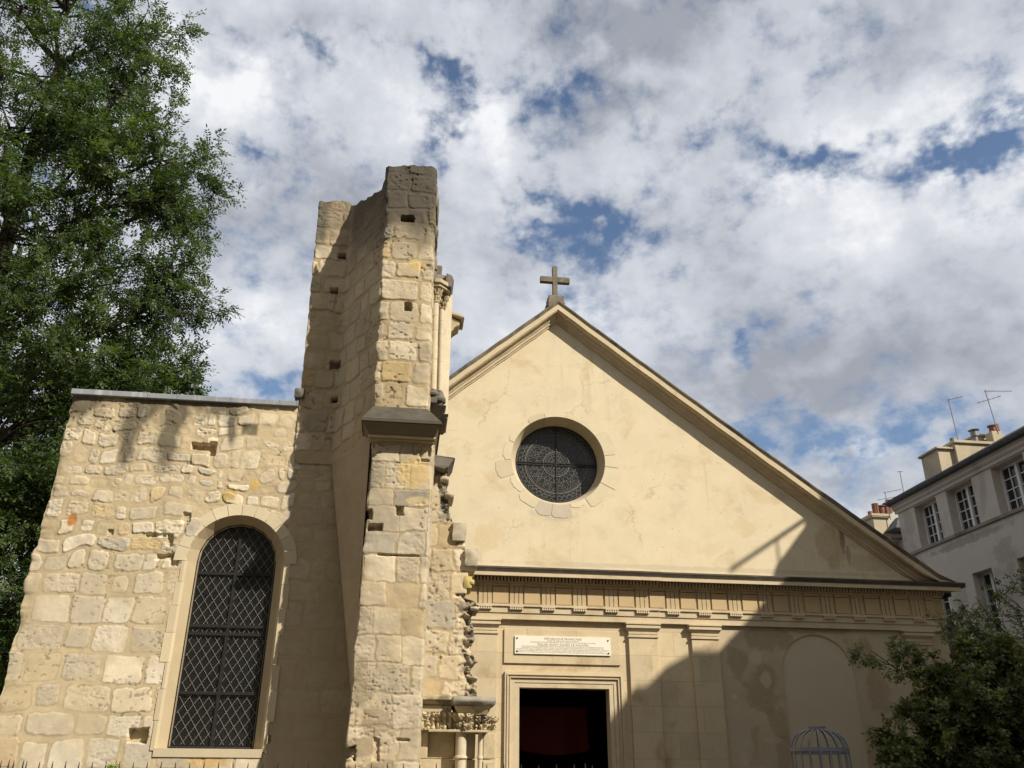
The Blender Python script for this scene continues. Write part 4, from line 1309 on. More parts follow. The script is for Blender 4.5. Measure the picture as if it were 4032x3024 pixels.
# irregular stones round the window, let into the plaster: start and end angle, outer radius, tone
b = MB()
STONES = [(8, 36, 1.27, .97), (36, 62, 1.20, 1.02), (62, 80, 1.10, 1.0), (80, 106, 1.14, 1.04), (106, 127, 1.12, .84), (127, 160, 1.14, 1.02), (160, 183, 1.16, 1.0), (183, 202, 1.33, .86), (202, 224, 1.12, 1.05), (224, 246, 1.21, .98), (246, 262, 1.27, .80), (262, 283, 1.27, .78), (283, 303, 1.10, 1.08), (303, 332, 1.24, .97), (332, 354, 1.36, 1.05), (354, 368, 1.30, 1.02)]
rr = random.Random(12)
for (a0, a1, ro, tone) in STONES:
    pts_o = []; pts_i = []
    nn = 9
    for k in range(nn + 1):
        a = R(a0 + 0.5 + (a1 - a0 - 1.0) * k / nn)
        round_ = 0.05 * abs(2 * k / nn - 1) ** 3
        r = ro - round_ + rr.uniform(-0.012, 0.012)
        pts_o.append((RX + r * math.cos(a), RZ + 0.972 * r * math.sin(a)))
        pts_i.append((RX + (RO - 0.001) * math.cos(a), RZ + 0.972 * (RO - 0.001) * math.sin(a)))
    grey = 1 if tone < 0.82 else 0
    col = (0.52, 0.45, 0.34) if grey else (0.64 * tone ** 0.8, 0.548 * tone ** 0.8, 0.375 * tone ** 0.8)
    for k in range(nn):
        b.add([(pts_i[k][0], FY - 0.005, pts_i[k][1]), (pts_i[k + 1][0], FY - 0.005, pts_i[k + 1][1]), (pts_o[k + 1][0], FY - 0.005, pts_o[k + 1][1]), (pts_o[k][0], FY - 0.005, pts_o[k][1])], [(0, 1, 2, 3)], col)
        b.add([(pts_o[k][0], FY - 0.005, pts_o[k][1]), (pts_o[k + 1][0], FY - 0.005, pts_o[k + 1][1]), (pts_o[k + 1][0], FY + 0.004, pts_o[k + 1][1]), (pts_o[k][0], FY + 0.004, pts_o[k][1])], [(0, 1, 2, 3)], col)
b.build('window_surround', MAT['patch'], church, color=True)


# entablature: profile pieces run along X; the middle bay stands a little forward of the right-hand one
def run(name, prof, mat, x0, x1, dy=0.0, bevel=0.0):
    b = MB()
    n = len(prof)
    vs = [(x0, FY + y - dy, z) for y, z in prof] + [(x1, FY + y - dy, z) for y, z in prof]
    fs = [(i, i + 1, n + i + 1, n + i) for i in range(n - 1)]
    fs += [tuple(range(n)), tuple(range(2 * n - 1, n - 1, -1))]
    b.add(vs, fs)
    return b


def multi(name, prof, mat, ends=(0, 0)):
    b = run(name, prof, mat, XL - ends[0], 4.96, 0.025)
    c = run(name, prof, mat, 4.961, XR + ends[1])
    b.add(c.v, c.f)
    return b.build(name, mat, church)


multi('architrave', [(0.05, 4.20), (-0.07, 4.20), (-0.07, 4.225), (-0.055, 4.225), (-0.055, 4.315), (-0.075, 4.32), (-0.075, 4.43), (-0.105, 4.437), (-0.105, 4.478), (0.05, 4.478)], MAT['moulding'], (0, 0))
multi('frieze', [(0.05, 4.479), (-0.055, 4.479), (-0.055, 4.86), (-0.09, 4.865), (-0.10, 4.91), (0.05, 4.91)], MAT['frieze'], (0, 0))
multi('corona', [(0.05, 5.0), (-0.16, 5.0), (-0.17, 4.985), (-0.31, 4.985), (-0.31, 4.965), (-0.335, 4.965), (-0.335, 5.035), (-0.345, 5.04), (0.05, 5.05)], MAT['moulding'], (0.3, 0.28))
multi('cyma', [(0.05, 5.042), (-0.342, 5.041), (-0.35, 5.06), (-0.362, 5.085), (-0.372, 5.10), (-0.372, 5.13), (-0.33, 5.14), (0.05, 5.20)], MAT['flashing'], (0.4, 0.38))
b = MB()     # dentils
x = XL + 0.1
while x < XR - 0.02:
    dy = 0.025 if x < 4.94 else 0
    b.box(x, x + 0.034, FY - 0.165 - dy, FY + 0.02, 4.905, 4.998)
    x += 0.0665
b.box(XL, XR, FY - 0.03, FY + 0.03, 4.912, 4.9975)
b.build('dentil_band', MAT['moulding'], church)

# triglyphs with their drops, metopes between
TRI = [1.42 - 0.612 * k for k in (3, 2, 1)] + [1.42 + 0.012, 2.03, 2.645, 3.255, 3.88, 4.49, 5.11, 5.745, 6.37, 7.0, 7.645, 8.31 - 0.01, 8.93, 9.56, 10.20]
tm = MB()
w = 0.262
for k in range(3):
    x0 = k * w / 3 + 0.006
    tm.frust((x0, x0 + w / 3 - 0.012, -0.016, 0.0), (x0, x0 + w / 3 - 0.012, -0.016, 0.0), 4.482, 4.80)
    tm.prism([(x0, 4.482), (x0 + w / 3 - 0.012, 4.482), (x0 + w / 3 - 0.012, 4.795), (x0 + w / 3 - 0.026, 4.812), (x0 + 0.014, 4.812), (x0, 4.795)], -0.03, -0.004, 'y')
tm.box(-0.008, w + 0.008, -0.032, 0.0, 4.815, 4.862)
tm.box(-0.004, w + 0.004, -0.006, 0.0, 4.482, 4.815)
gm = MB()
gm.box(0.0, w, -0.10, -0.05, 4.418, 4.4355)
for k in range(6):
    xc = (k + 0.5) * w / 6
    gm.frust((xc - 0.018, xc + 0.018, -0.10, -0.064), (xc - 0.011, xc + 0.011, -0.094, -0.070), 4.375, 4.4175)
first = None
for k, x in enumerate(TRI):
    dy = 0.025 if x < 4.9 else 0
    if first is None:
        t = tm.build('triglyph', MAT['frieze'], church, bevel=0.003)
        gt = gm.build('guttae', MAT['moulding'], t)
        first = (t, gt)
    else:
        t = first[0].copy(); COL.objects.link(t); t.parent = church
        gt = first[1].copy(); COL.objects.link(gt); gt.parent = t
    t.location = (x, FY - 0.055 - dy, 0)
    gt.location = (0, 0.035, 0)
mm = MB(); mm.box(0, 0.30, -0.034, 0.0, 4.492, 4.80)
mm.box(-0.004, 0.304, -0.040, 0.0, 4.815, 4.86)
first = None
for k, (xa, xb) in enumerate(zip(TRI[:-1] + [10.20], TRI[1:] + [10.55])):
    if first is None:
        o = first = mm.build('metope', stone_mat('metope_stone', base=(0.50, 0.37, 0.205), var=0.18, scale=4, bump=0.3, pits=0.5), church)
    else:
        o = first.copy(); COL.objects.link(o); o.parent = church
    mid = 0.5 * (xa + w + xb)
    o.location = (mid - 0.155 if k < len(TRI) - 1 else 10.53, FY - 0.055 - (0.025 if mid < 4.96 else 0), 0)
    if k == len(TRI) - 1: o.scale = (0.55, 1, 1)

# pilasters with capitals
for k, (x0, x1) in enumerate(((1.31, 1.81), (4.335, 4.90), (5.575, 6.11), (9.98, 10.52))):
    b = MB(); b.box(x0, x1, FY - 0.065, FY + 0.02, 0, 4.199)
    p = b.build('pilaster', MAT['ashlar'], church, bevel=0.004)
    b = MB()
    b.box(x0 - 0.005, x1 + 0.005, FY - 0.075, FY - 0.06, 3.99, 4.1)
    b.frust((x0 - 0.01, x1 + 0.01, FY - 0.08, FY), (x0 - 0.05, x1 + 0.05, FY - 0.125, FY), 4.04, 4.095)
    b.box(x0 - 0.055, x1 + 0.055, FY - 0.13, FY, 4.097, 4.145)
    b.box(x0 - 0.04, x1 + 0.04, FY - 0.118, FY, 4.147, 4.165); b.box(x0 - 0.062, x1 + 0.062, FY - 0.14, FY, 4.167, 4.198)
    b.box(x0 - 0.02, x1 + 0.02, FY - 0.088, FY, 3.93, 3.955); b.box(x0 - 0.01, x1 + 0.01, FY - 0.078, FY, 3.957, 3.968)
    b.build('capital', MAT['moulding'], p, bevel=0.004)

# raised tablet and moulded door frame
b = MB(); b.box(1.945, 4.16, FY - 0.034, FY + 0.01, 3.415, 4.035)
b.build('raised_tablet', MAT['ashlar'], church, bevel=0.004)
b = MB()
for (o1, o2, y) in ((0.275, 0.235, 0.055), (0.235, 0.215, 0.072), (0.213, 0.185, 0.045), (0.185, 0.165, 0.06), (0.163, 0.085, 0.028), (0.083, 0.0, 0.016)):
    xa, xb, zt = 2.235, 3.925, 2.99
    b.box(xa - o1, xa - o2, FY - y, FY + 0.01, 0, zt + o2); b.box(xb + o2, xb + o1, FY - y, FY + 0.01, 0, zt + o2)
    b.box(xa - o1, xb + o1, FY - y - 0.0005, FY + 0.0095, zt + o2, zt + o1)
b.build('door_frame', MAT['moulding'], church, bevel=0.003)

# raking cornice: profile (dy from the wall, drop below the roof edge)
RAKE = [(0.05, -0.43), (-0.03, -0.43), (-0.03, -0.41), (-0.05, -0.385), (-0.07, -0.385), (-0.07, -0.335), (-0.10, -0.31), (-0.12, -0.275), (-0.13, -0.245), (-0.255, -0.245), (-0.255, -0.225), (-0.275, -0.225), (-0.275, -0.10)]
RAKE2 = [(-0.276, -0.099), (-0.283, -0.08), (-0.296, -0.05), (-0.305, -0.03), (-0.305, 0.0), (-0.28, 0.012), (0.05, 0.03), (0.05, -0.099)]
for nm, prof, mt in (('raking_cornice', RAKE + [(0.05, -0.163)], MAT['moulding']), ('raking_cyma', RAKE2, MAT['cyma'])):
    for side, sl, xe in ((-1, SL, CX - 5.3), (1, SR, XR + 0.24)):
        b = MB()
        n = len(prof)
        vs = []
        steps = 24
        for i in range(steps + 1):
            x = CX + (xe - CX) * i / steps
            sag = (0.0 if side < 0 else -0.05 * math.sin(math.pi * i / steps)) + 0.006 * math.sin(i * 2.3)
            zt = APX_Z - sl * abs(x - CX) + (sag if 0 < i < steps else 0)
            for (y, dz_) in prof:
                vs.append((x, FY + y, max(zt + dz_, 5.137 + 0.06 * (y + 0.45) / 0.5)))
        fs = [(i * n + j, i * n + (j + 1) % n, (i + 1) * n + (j + 1) % n, (i + 1) * n + j) for i in range(steps) for j in range(n)]
        fs += [tuple(range(n)), tuple(steps * n + j for j in range(n))]
        b.add(vs, fs)
        b.build(nm, mt, church)
# body of the building behind the front
b = MB()
for side, sl, xe in ((-1, SL, CX - 5.6), (1, SR, XR + 0.3)):
    zt = APX_Z - sl * abs(xe - CX)
    vs = [(CX, FY + 0.04, APX_Z + 0.02), (CX, FY + 22, APX_Z + 0.02), (xe, FY + 22, zt + 0.02), (xe, FY + 0.04, zt + 0.02)]
    b.add(vs + [(p[0], p[1], p[2] - 0.1) for p in vs], [(0, 1, 2, 3), (4, 5, 6, 7), (0, 3, 7, 4), (1, 2, 6, 5)])
b.build('roof', MAT['slate'], church)
for x0, x1 in ((XL, XL + 0.5), (XR - 0.5, XR)):
    b = MB(); b.box(x0, x1, FY + 0.01, FY + 22, 0, 5.0)
    b.build('side_wall', MAT['house'], church)
# plain sloping side wall at the right-hand end
b = MB(); b.prism([(10.93, 0), (11.72, 0), (11.72, 4.20), (11.24, 4.55), (10.93, 4.80)], FY + 0.4, FY + 0.8, 'y')
sw = b.build('buttress_wall', stone_mat('dark_render', base=(0.16, 0.135, 0.10), var=0.3, scale=3), None, bevel=0.01)
tag(sw, 'dark sloping stub of wall at the right-hand end of the church front', 'wall')

# cross on the apex
cross = thing('stone_cross', 'dark weathered stone cross on a block at the peak of the gable', 'cross')
b = MB(); b.box(2.85, 3.20, 16.40, 16.75, 10.75, 11.32); b.box(2.80, 2.85, 16.5, 16.75, 10.7, 11.1); b.box(3.20, 3.245, 16.5, 16.8, 10.7, 11.22)
b.build('base', MAT['cross'], cross, bevel=0.01)
b = MB(); b.box(2.962, 3.07, 16.45, 16.57, 11.32, 12.12)
b.build('shaft', MAT['cross'], cross, bevel=0.006)
b = MB(); b.box(2.68, 2.9615, 16.452, 16.568, 11.70, 11.835); b.box(3.0705, 3.355, 16.452, 16.568, 11.70, 11.835)
b.build('cross_arm', MAT['cross'], cross, bevel=0.006)

# marble plaque
plaque = thing('marble_plaque', 'white marble plaque with engraved lettering on the tablet above the church door', 'plaque')
b = MB(); b.box(2.14, 3.97, FY - 0.062, FY - 0.0335, 3.58, 3.905)
b.build('slab', MAT['marble'], plaque, bevel=0.003)
LINES = [("RÉPUBLIQUE FRANÇAISE", 3.846, 0.042, 0.72), ("LIBERTÉ ÉGALITÉ FRATERNITÉ", 3.816, 0.019, 0.62), ("ADMINISTRATION GÉNÉRALE DE L'ASSISTANCE PUBLIQUE A PARIS", 3.788, 0.021, 1.26), ("ÉGLISE SAINT JULIEN LE PAUVRE", 3.738, 0.042, 0.97),
         ("RECONSTRUITE AU XIIEME SIECLE PAR LES SOINS DE L'ABBAYE DE LONGPONT ET ERIGEE EN PRIEURE", 3.712, 0.019, 1.55), ("L'EGLISE ET LE PRIEURE FURENT CEDES A L'HOTEL DIEU ET INCORPORES A SES DOMAINES EN 1655", 3.686, 0.018, 1.57),
         ("MAZARIN ETANT PRIEUR COMMENDATAIRE DE SAINT JULIEN LE CARDINAL MAZARIN ADMINISTRATEUR DE L'ABBAYE DE LONGPONT", 3.660, 0.018, 1.77),
         ("UNION CONFIRMEE PAR BULLE DU PAPE ALEXANDRE VII EN 1658 ET LETTRES PATENTES DE LOUIS XIV JUIN 1697", 3.634, 0.018, 1.68), ("RESTITUEE AU CULTE APRES LA REVOLUTION PAR DECRET DE MESSIDOR DEPUIS A ETE AFFECTEE EN 1889 AU CULTE CATHOLIQUE GREC", 3.608, 0.018, 1.76)]
for txt, z, size, width in LINES:
    cu = bpy.data.curves.new('inscription', 'FONT')
    cu.body = txt
    cu.align_x = 'CENTER'; cu.align_y = 'BOTTOM_BASELINE' if hasattr(cu, 'align_y') else 'CENTER'
    cu.size = size * 1.25
    cu.offset = 0.0016 if size > 0.03 else 0.0008
    cu.materials.append(MAT['letter'])
    o = bpy.data.objects.new('inscription', cu)
    COL.objects.link(o)
    o.parent = plaque
    o.rotation_euler = (R(90), 0, 0)
    o.location = (3.055, FY - 0.0628, z)
    bpy.context.view_layer.update()
    sx_ = width / max(o.dimensions.x, 1e-4)
    me = bpy.data.meshes.new_from_object(o.evaluated_get(bpy.context.evaluated_depsgraph_get()))
    bpy.data.objects.remove(o, do_unlink=True)
    me.name = 'inscription'
    o = bpy.data.objects.new('inscription', me)
    COL.objects.link(o)
    o.parent = plaque
    o.rotation_euler = (R(90), 0, 0)
    o.location = (3.055, FY - 0.0628, z)
    o.scale = (sx_, 1, 1)
for px_, pz_ in ((2.185, 3.865), (3.925, 3.857), (2.185, 3.628), (3.93, 3.625)):
    b = MB(); b.tube([(px_, FY - 0.075, pz_), (px_, FY - 0.055, pz_)], 0.014, 10)
    b.build('bolt', MAT['iron'], plaque)

# red cloth hanging inside the door
nx_, nz_ = 30, 14
vs = []
for j in range(nz_ + 1):
    for i in range(nx_ + 1):
        u, v = i / nx_, j / nz_
        vs.append((2.50 + 1.42 * u + 0.02 * v, 18.5 + 0.035 * math.sin(u * 17) * (0.4 + 0.6 * v), 2.80 - (0.83 + 0.09 * math.sin(math.pi * u)) * v))
fs = [(j * (nx_ + 1) + i, j * (nx_ + 1) + i + 1, (j + 1) * (nx_ + 1) + i + 1, (j + 1) * (nx_ + 1) + i) for j in range(nz_) for i in range(nx_)]
cl = link('red_cloth', np_mesh('red_cloth', np.array(vs), np.array(fs), smooth=True), MAT['red'])
sm = cl.modifiers.new('thick', 'SOLIDIFY'); sm.thickness = 0.01
tag(cl, 'dark red cloth hung across the inside of the open church doorway', 'cloth')

# ---------------------------------------------------------------- houses at the right
HX = 14.0


def sash(name, y0, y1, z0, z1, cols, rows_, parent, depth=0.25):
    """white casement window set back in a wall that faces -X"""
    x = HX + depth
    b = MB(); b.box(x + 0.035, x + 0.045, y0, y1, z0, z1)
    wn = b.build('window', MAT['pane'], parent)
    b = MB()
    t = 0.05
    ym = 0.5 * (y0 + y1)
    b.box(x - 0.02, x + 0.05, y0, y0 + t, z0, z1); b.box(x - 0.02, x + 0.05, y1 - t, y1, z0, z1)
    b.box(x - 0.021, x + 0.05, y0 + t, y1 - t, z1 - t, z1); b.box(x - 0.021, x + 0.05, y0 + t, y1 - t, z0, z0 + t)
    b.box(x - 0.03, x + 0.049, ym - 0.045, ym + 0.045, z0 + t, z1 - t)
    for lo, hi in ((y0 + t, ym - 0.045), (ym + 0.045, y1 - t)):
        for c in range(1, cols):
            y = lo + (hi - lo) * c / cols
            b.box(x + 0.005, x + 0.04, y - 0.011, y + 0.011, z0 + t, z1 - t)
        for r in range(1, rows_):
            z = z0 + t + (z1 - z0 - 2 * t) * r / rows_
            b.box(x + 0.006, x + 0.041, lo, hi, z - 0.011, z + 0.011)
    b.build('frame', MAT['white'], wn)
    for lo, hi in ((y0 + t + 0.02, y0 + 0.3), (y1 - 0.28, y1 - t - 0.02)):
        b = MB()
        b.box(x + 0.10, x + 0.11, lo, hi, z0 + 0.05, z1 - 0.05)
        b.build('curtain', MAT['curtain'], wn)
    return wn


house = thing('plaster_house', 'grey rendered town house with white small-paned windows behind the church at right', 'house')
UP = [(20.48, 21.52), (18.93, 20.02), (17.0, 18.16), (15.2, 16.3)]
LOW = [(20.70, 21.46), (18.90, 19.66), (17.2, 17.98), (15.3, 16.05)]
holes = [[(a, 7.22), (a, 8.37), (c, 8.37), (c, 7.22)] for a, c in UP] + [[(a, 4.30), (a, 6.13), (c, 6.13), (c, 4.30)] for a, c in LOW]
poly_holes('wall', [(13.4, 0), (13.4, 8.5), (22.34, 8.5), (22.34, 0)], holes, lambda a, z, d: (HX + d, a, z), MAT['house'], house, [0.27] * 8)
b = MB()
b.add([(HX, 22.34, 0), (HX + 8, 22.34, 0), (HX + 8, 22.34, 8.5), (HX, 22.34, 8.5)], [(0, 1, 2, 3)])
b.add([(HX + 0.9, 13.5, 0), (HX + 0.9, 22.3, 0), (HX + 0.9, 22.3, 8.5), (HX + 0.9, 13.5, 8.5)], [(0, 1, 2, 3)])
b.build('end_wall', MAT['house'], house)
for a, c in UP: sash('window', a + 0.003, c - 0.003, 7.223, 8.367, 2, 4, house)
for a, c in LOW: sash('window', a + 0.003, c - 0.003, 4.303, 6.127, 1, 5, house)
b = MB()
b.box(HX - 0.055, HX + 0.05, 13.4, 22.38, 7.12, 7.205)
b.build('sill_band', MAT['house_trim'], house, bevel=0.01)
b = MB()
prof = [(14.02, 8.40), (13.96, 8.40), (13.95, 8.47), (13.90, 8.52), (13.89, 8.58), (13.83, 8.62), (13.83, 8.70), (14.02, 8.72)]
b.prism([(x, z) for x, z in prof][::-1], 13.4, 22.42, 'y')
b.build('eaves_cornice', MAT['house'], house, bevel=0.006)
b = MB()
b.prism([(13.74, 8.66), (13.82, 8.62), (13.83, 8.70), (14.1, 8.80), (17.2, 10.49), (17.2, 10.62), (13.80, 8.80), (13.72, 8.75)], 13.4, 22.45, 'y')
b.build('roof', MAT['slate'], house)
b = MB()
b.box(14.36, 14.86, 20.5, 21.3, 8.9, 9.74); b.box(14.82, 16.0, 20.38, 21.3, 8.9, 9.90)
b.box(14.30, 14.90, 20.43, 21.36, 9.741, 9.80); b.box(14.78, 16.05, 20.32, 21.36, 9.901, 9.98)
st = b.build('chimney', MAT['chimney'], house, bevel=0.012)
b = MB(); b.lathe(14.95, 20.6, [(0.07, 9.98), (0.075, 10.12), (0.06, 10.125)], 14)
b.build('chimney_pot', MAT['metal'], st, smooth=True)
b = MB(); b.lathe(15.65, 20.6, [(0.065, 9.98), (0.062, 10.22), (0.10, 10.225), (0.10, 10.36), (0.05, 10.365), (0.15, 10.40), (0.03, 10.45)], 16)
b.build('chimney_pot', MAT['metal'], st, smooth=True)
b = MB(); b.box(15.9, 16.7, 20.9, 21.5, 9.3, 10.36); b.box(15.86, 16.75, 20.86, 21.54, 10.361, 10.42); b.box(16.12, 16.42, 20.5, 20.8, 9.5, 10.38)
st2 = b.build('chimney', MAT['chimney'], house, bevel=0.015)
b = MB(); b.lathe(16.27, 20.65, [(0.09, 10.38), (0.085, 10.56), (0.12, 10.565), (0.12, 10.59), (0.05, 10.60)], 14)
b.build('chimney_pot', MAT['pot'], st2, smooth=True)
b = MB(); b.lathe(16.7, 21.0, [(0.075, 10.40), (0.065, 10.80)], 14)
b.build('chimney_pot', MAT['pot'], st2, smooth=True)


def antenna(label, base, top, booms):
    a = thing('tv_antenna', label, 'antenna', 'antennas on the roofs')
    b = MB(); b.tube([base, top], 0.014, 6); b.build('mast', MAT['metal'], a)
    for (z, d, l0, l1, n, el_) in booms:
        b = MB()
        c = Vector(base) + (Vector(top) - Vector(base)) * ((z - base[2]) / (top[2] - base[2]))
        d = Vector(d).normalized(); s = d.cross(Vector((0, 0, 1)))
        b.tube([c + d * l0, c + d * l1], 0.009, 5)
        for k in range(n):
            p = c + d * (l0 + (l1 - l0) * (k + 0.5) / n)
            b.tube([p - s * el_, p + s * el_], 0.004, 4)
        b.build('boom', MAT['metal'], a)
    return a


antenna('thin rooftop antenna mast with one short boom, leftmost on the chimney of the grey house', (15.12, 20.6, 9.97), (15.09, 20.6, 11.33), [(11.30, (0.8, -0.5, 0.1), -0.03, 0.38, 4, 0.06)])
antenna('tall rooftop antenna with two crossed booms beside the terracotta pots', (16.31, 20.5, 10.3), (16.22, 20.5, 11.63), [(11.60, (1, -0.15, 0), -0.03, 0.75, 9, 0.07), (11.33, (0.8, -0.6, 0.15), -0.3, 0.35, 5, 0.14)])
antenna('bare antenna mast rising behind the far end of the grey roof', (16.98, 26.5, 9.5), (16.97, 26.5, 11.22), [(11.2, (1, -0.3, 0), -0.1, 0.1, 2, 0.06)])
antenna('small antenna with two slanting booms above the far white chimney', (16.62, 27.0, 9.6), (16.58, 27.0, 10.60), [(10.58, (0.9, -0.5, 0.1), -0.05, 0.55, 5, 0.07), (10.36, (0.9, -0.5, 0.1), -0.3, 0.5, 5, 0.08)])

far = thing('far_house', 'distant pale house with clay pots on its chimney, glimpsed past the gable slope', 'house')
b = MB(); b.box(15.6, 19, 27.3, 30, 0, 9.2); b.box(16.85, 17.6, 26.9, 29, 0, 8.9)
b.build('wall', MAT['house'], far)
b = MB(); b.prism([(16.45, 9.55), (17.25, 10.35), (17.6, 10.2), (17.6, 9.0), (16.45, 9.0)], 27.1, 28.5, 'y')
b.build('gable_wall', stone_mat('pale_render', base=(0.47, 0.45, 0.41), var=0.1, scale=2, stain=((0.3, 0.28, 0.25), 0.4, 2.0, 0.55)), far)
b = MB(); b.frust((16.28, 18.0, 26.2, 27.9), (16.85, 17.6, 26.9, 27.2), 9.13, 9.68)
b.box(16.26, 18.0, 26.18, 26.5, 9.09, 9.129)
b.build('roof', MAT['slate'], far)
b = MB(); b.box(15.98, 16.54, 27.02, 27.8, 8.0, 9.66); b.box(15.92, 16.60, 26.95, 27.8, 9.661, 9.70); b.box(15.90, 16.62, 26.93, 27.8, 9.701, 9.79)
st = b.build('chimney', MAT['chimney'], far, bevel=0.012)
for (x, r, z1) in ((16.08, 0.085, 9.95), (16.30, 0.115, 10.24), (16.52, 0.09, 10.10), (16.72, 0.08, 10.2), (16.84, 0.075, 10.32)):
    b = MB(); b.lathe(x, 27.3, [(r, 9.75), (r * 0.98, z1), (r * 0.8, z1 + 0.005)], 16)
    if x > 16.4: b.lathe(x, 27.3, [(r * 0.5, z1), (r * 0.5, z1 + 0.05), (r * 1.6, z1 + 0.055), (r * 1.2, z1 + 0.09), (0.02, z1 + 0.1)], 16)
    b.build('chimney_pot', MAT['pot'], st, smooth=True)

# the taller house next door, nearer the street: it shades the lower right of the church front
tall = thing('tall_house', 'tall grey town house beside the grey rendered house, nearer the street', 'house')
PR = [(13.38, 0), (13.38, 14.6), (10.62, 14.6), (10.62, 12.95), (9.85, 12.95), (9.62, 12.60), (8.97, 12.72), (8.24, 12.90), (7.88, 13.45), (7.4, 13.76), (6.9, 13.88), (-14, 13.88), (-14, 0)]
b = MB(); b.prism(PR, 14.0, 19.5, 'x')
b.build('wall', MAT['house'], tall)
for k in range(6):
    for zf in (2.0, 5.2, 8.4):
        y = 11.5 - k * 3.0
        b = MB(); b.box(13.97, 14.02, y - 0.5, y + 0.5, zf, zf + 1.7)
        wn = b.build('window', MAT['pane'], tall)
        b = MB(); b.box(13.95, 14.01, y - 0.56, y - 0.5, zf, zf + 1.7); b.box(13.95, 14.01, y + 0.5, y + 0.56, zf, zf + 1.7); b.box(13.955, 14.01, y - 0.02, y + 0.02, zf, zf + 1.7); b.box(13.94, 14.01, y - 0.56, y + 0.56, zf + 1.7, zf + 1.76)
        b.build('frame', MAT['white'], wn)
b = MB(); b.box(13.9, 19.5, -14, 6.8, 13.88, 14.0); b.box(13.95, 15.2, 10.62, 13.38, 14.6, 14.75)
b.build('roof', MAT['slate'], tall)
b = MB(); b.tube([(14.05, 10.6, 13.12), (14.05, 8.85, 14.0)], 0.045, 8); b.tube([(14.05, 9.9, 12.9), (14.05, 9.9, 13.5)], 0.02, 6)
b.build('stay_rod', MAT['iron'], tall)

# houses across the street, behind the viewer and to the left: added out of view to keep part of the sky light off the walls
def block_house(label, x0, x1, y0, y1, h, facing):
    t = thing('sky_blocker_house', label, 'house', 'added sky-blocking houses')
    b = MB(); b.box(x0, x1, y0, y1, 0, h)
    b.build('wall', MAT['house'], t)
    b = MB(); b.frust((x0 - 0.2, x1 + 0.2, y0 - 0.2, y1 + 0.2), (x0 + 2, x1 - 2, y0 + 2, y1 - 2), h + 0.01, h + 3.2)
    b.build('roof', MAT['slate'], t)
    ln = (x1 - x0) if facing == 'y' else (y1 - y0)
    for k in range(int(ln // 2.6)):
        for zf in range(int(h // 3.1)):
            c = 1.5 + k * 2.6; z = 1.0 + zf * 3.1
            b = MB()
            if facing == 'y': b.box(x0 + c - 0.5, x0 + c + 0.5, y1 - 0.02, y1 + 0.03, z, z + 1.8)
            else: b.box(x1 - 0.02, x1 + 0.03, y0 + c - 0.5, y0 + c + 0.5, z, z + 1.8)
            b.build('window', MAT['pane'], t)
block_house('unseen grey house added directly across from the church front to block sky light', -12, 6, -22, -10, 20, 'y')
block_house('unseen grey house added left of the middle one to block sky light', -30, -12.3, -22, -10, 21, 'y')
block_house('unseen grey house added along the left side to block sky light', -24, -13, -9.5, 5, 19, 'x')

# ---------------------------------------------------------------- birdcage-shaped iron cage
cage = thing('birdcage', 'grey painted iron birdcage with a domed top in front of the blind arch', 'birdcage')
bx, by, br_ = 5.75, 12.0, 0.385
for z, r, h in ((1.885, br_, 0.022), (1.84, br_ - 0.02, 0.012), (0.35, br_, 0.03)):
    b = MB()
    n = 40
    vs = []
    for k in range(n):
        a = 2 * math.pi * k / n
        for rr_, zz_ in ((r, z - h), (r, z + h), (r - 0.012, z + h), (r - 0.012, z - h)):
            vs.append((bx + rr_ * math.cos(a), by + rr_ * math.sin(a), zz_))
    b.add(vs, [(4 * k + j, 4 * ((k + 1) % n) + j, 4 * ((k + 1) % n) + (j + 1) % 4, 4 * k + (j + 1) % 4) for k in range(n) for j in range(4)])
    b.build('hoop', MAT['cage'], cage)
b = MB()
vs = []
n = 28
for k in range(n):
    a = 2 * math.pi * k / n
    for rr_, zz_ in ((0.115, 2.135), (0.12, 2.175), (0.108, 2.175), (0.103, 2.135)):
        vs.append((bx + rr_ * math.cos(a), by + rr_ * math.sin(a), zz_))
b.add(vs, [(4 * k + j, 4 * ((k + 1) % n) + j, 4 * ((k + 1) % n) + (j + 1) % 4, 4 * k + (j + 1) % 4) for k in range(n) for j in range(4)])
b.build('crown_ring', MAT['cage'], cage)
for k in range(18):
    a = 2 * math.pi * (k + 0.3) / 18
    c, s_ = math.cos(a), math.sin(a)
    b = MB()
    pts = [(0.39, 0.3), (0.39, 1.86), (0.375, 1.95), (0.335, 2.03), (0.27, 2.09), (0.19, 2.125), (0.11, 2.145)]
    b.tube([(bx + (r - 0.012) * c, by + (r - 0.012) * s_, z) for r, z in pts], 0.0105, 6)
    b.build('bar', MAT['cage'], cage, smooth=True)

# ---------------------------------------------------------------- iron fence
fence = thing('iron_fence', 'dark iron fence whose pointed tips cross the bottom edge of the view', 'fence')
A0, A1 = Vector((-3.17, 8.10, 0)), Vector((1.357, 6.28, 0))
d = A1 - A0
npk = 39
def picket_mb(ht=1.637):
    b = MB()
    b.tube([(0, 0, 0.05), (0, 0, ht - 0.11), (0, 0, ht - 0.10), (0, 0, ht)], [0.009, 0.009, 0.010, 0.0022], 6)
    return b
p0 = picket_mb().build('picket', MAT['iron'], fence)
for k in range(npk + 1):
    o = p0 if k == 0 else p0.copy()
    if k: COL.objects.link(o); o.parent = fence
    q = A0 + d * (k / npk)
    o.location = (q.x, q.y, 0.004 * math.sin(k * 1.7))
for k, t in enumerate((0.006, 0.035, 0.985)):
    o = p0.copy(); COL.objects.link(o); o.parent = fence
    q = A0 + d * t
    o.location = (q.x + 0.03, q.y + 0.02, 0.012)
b = MB()
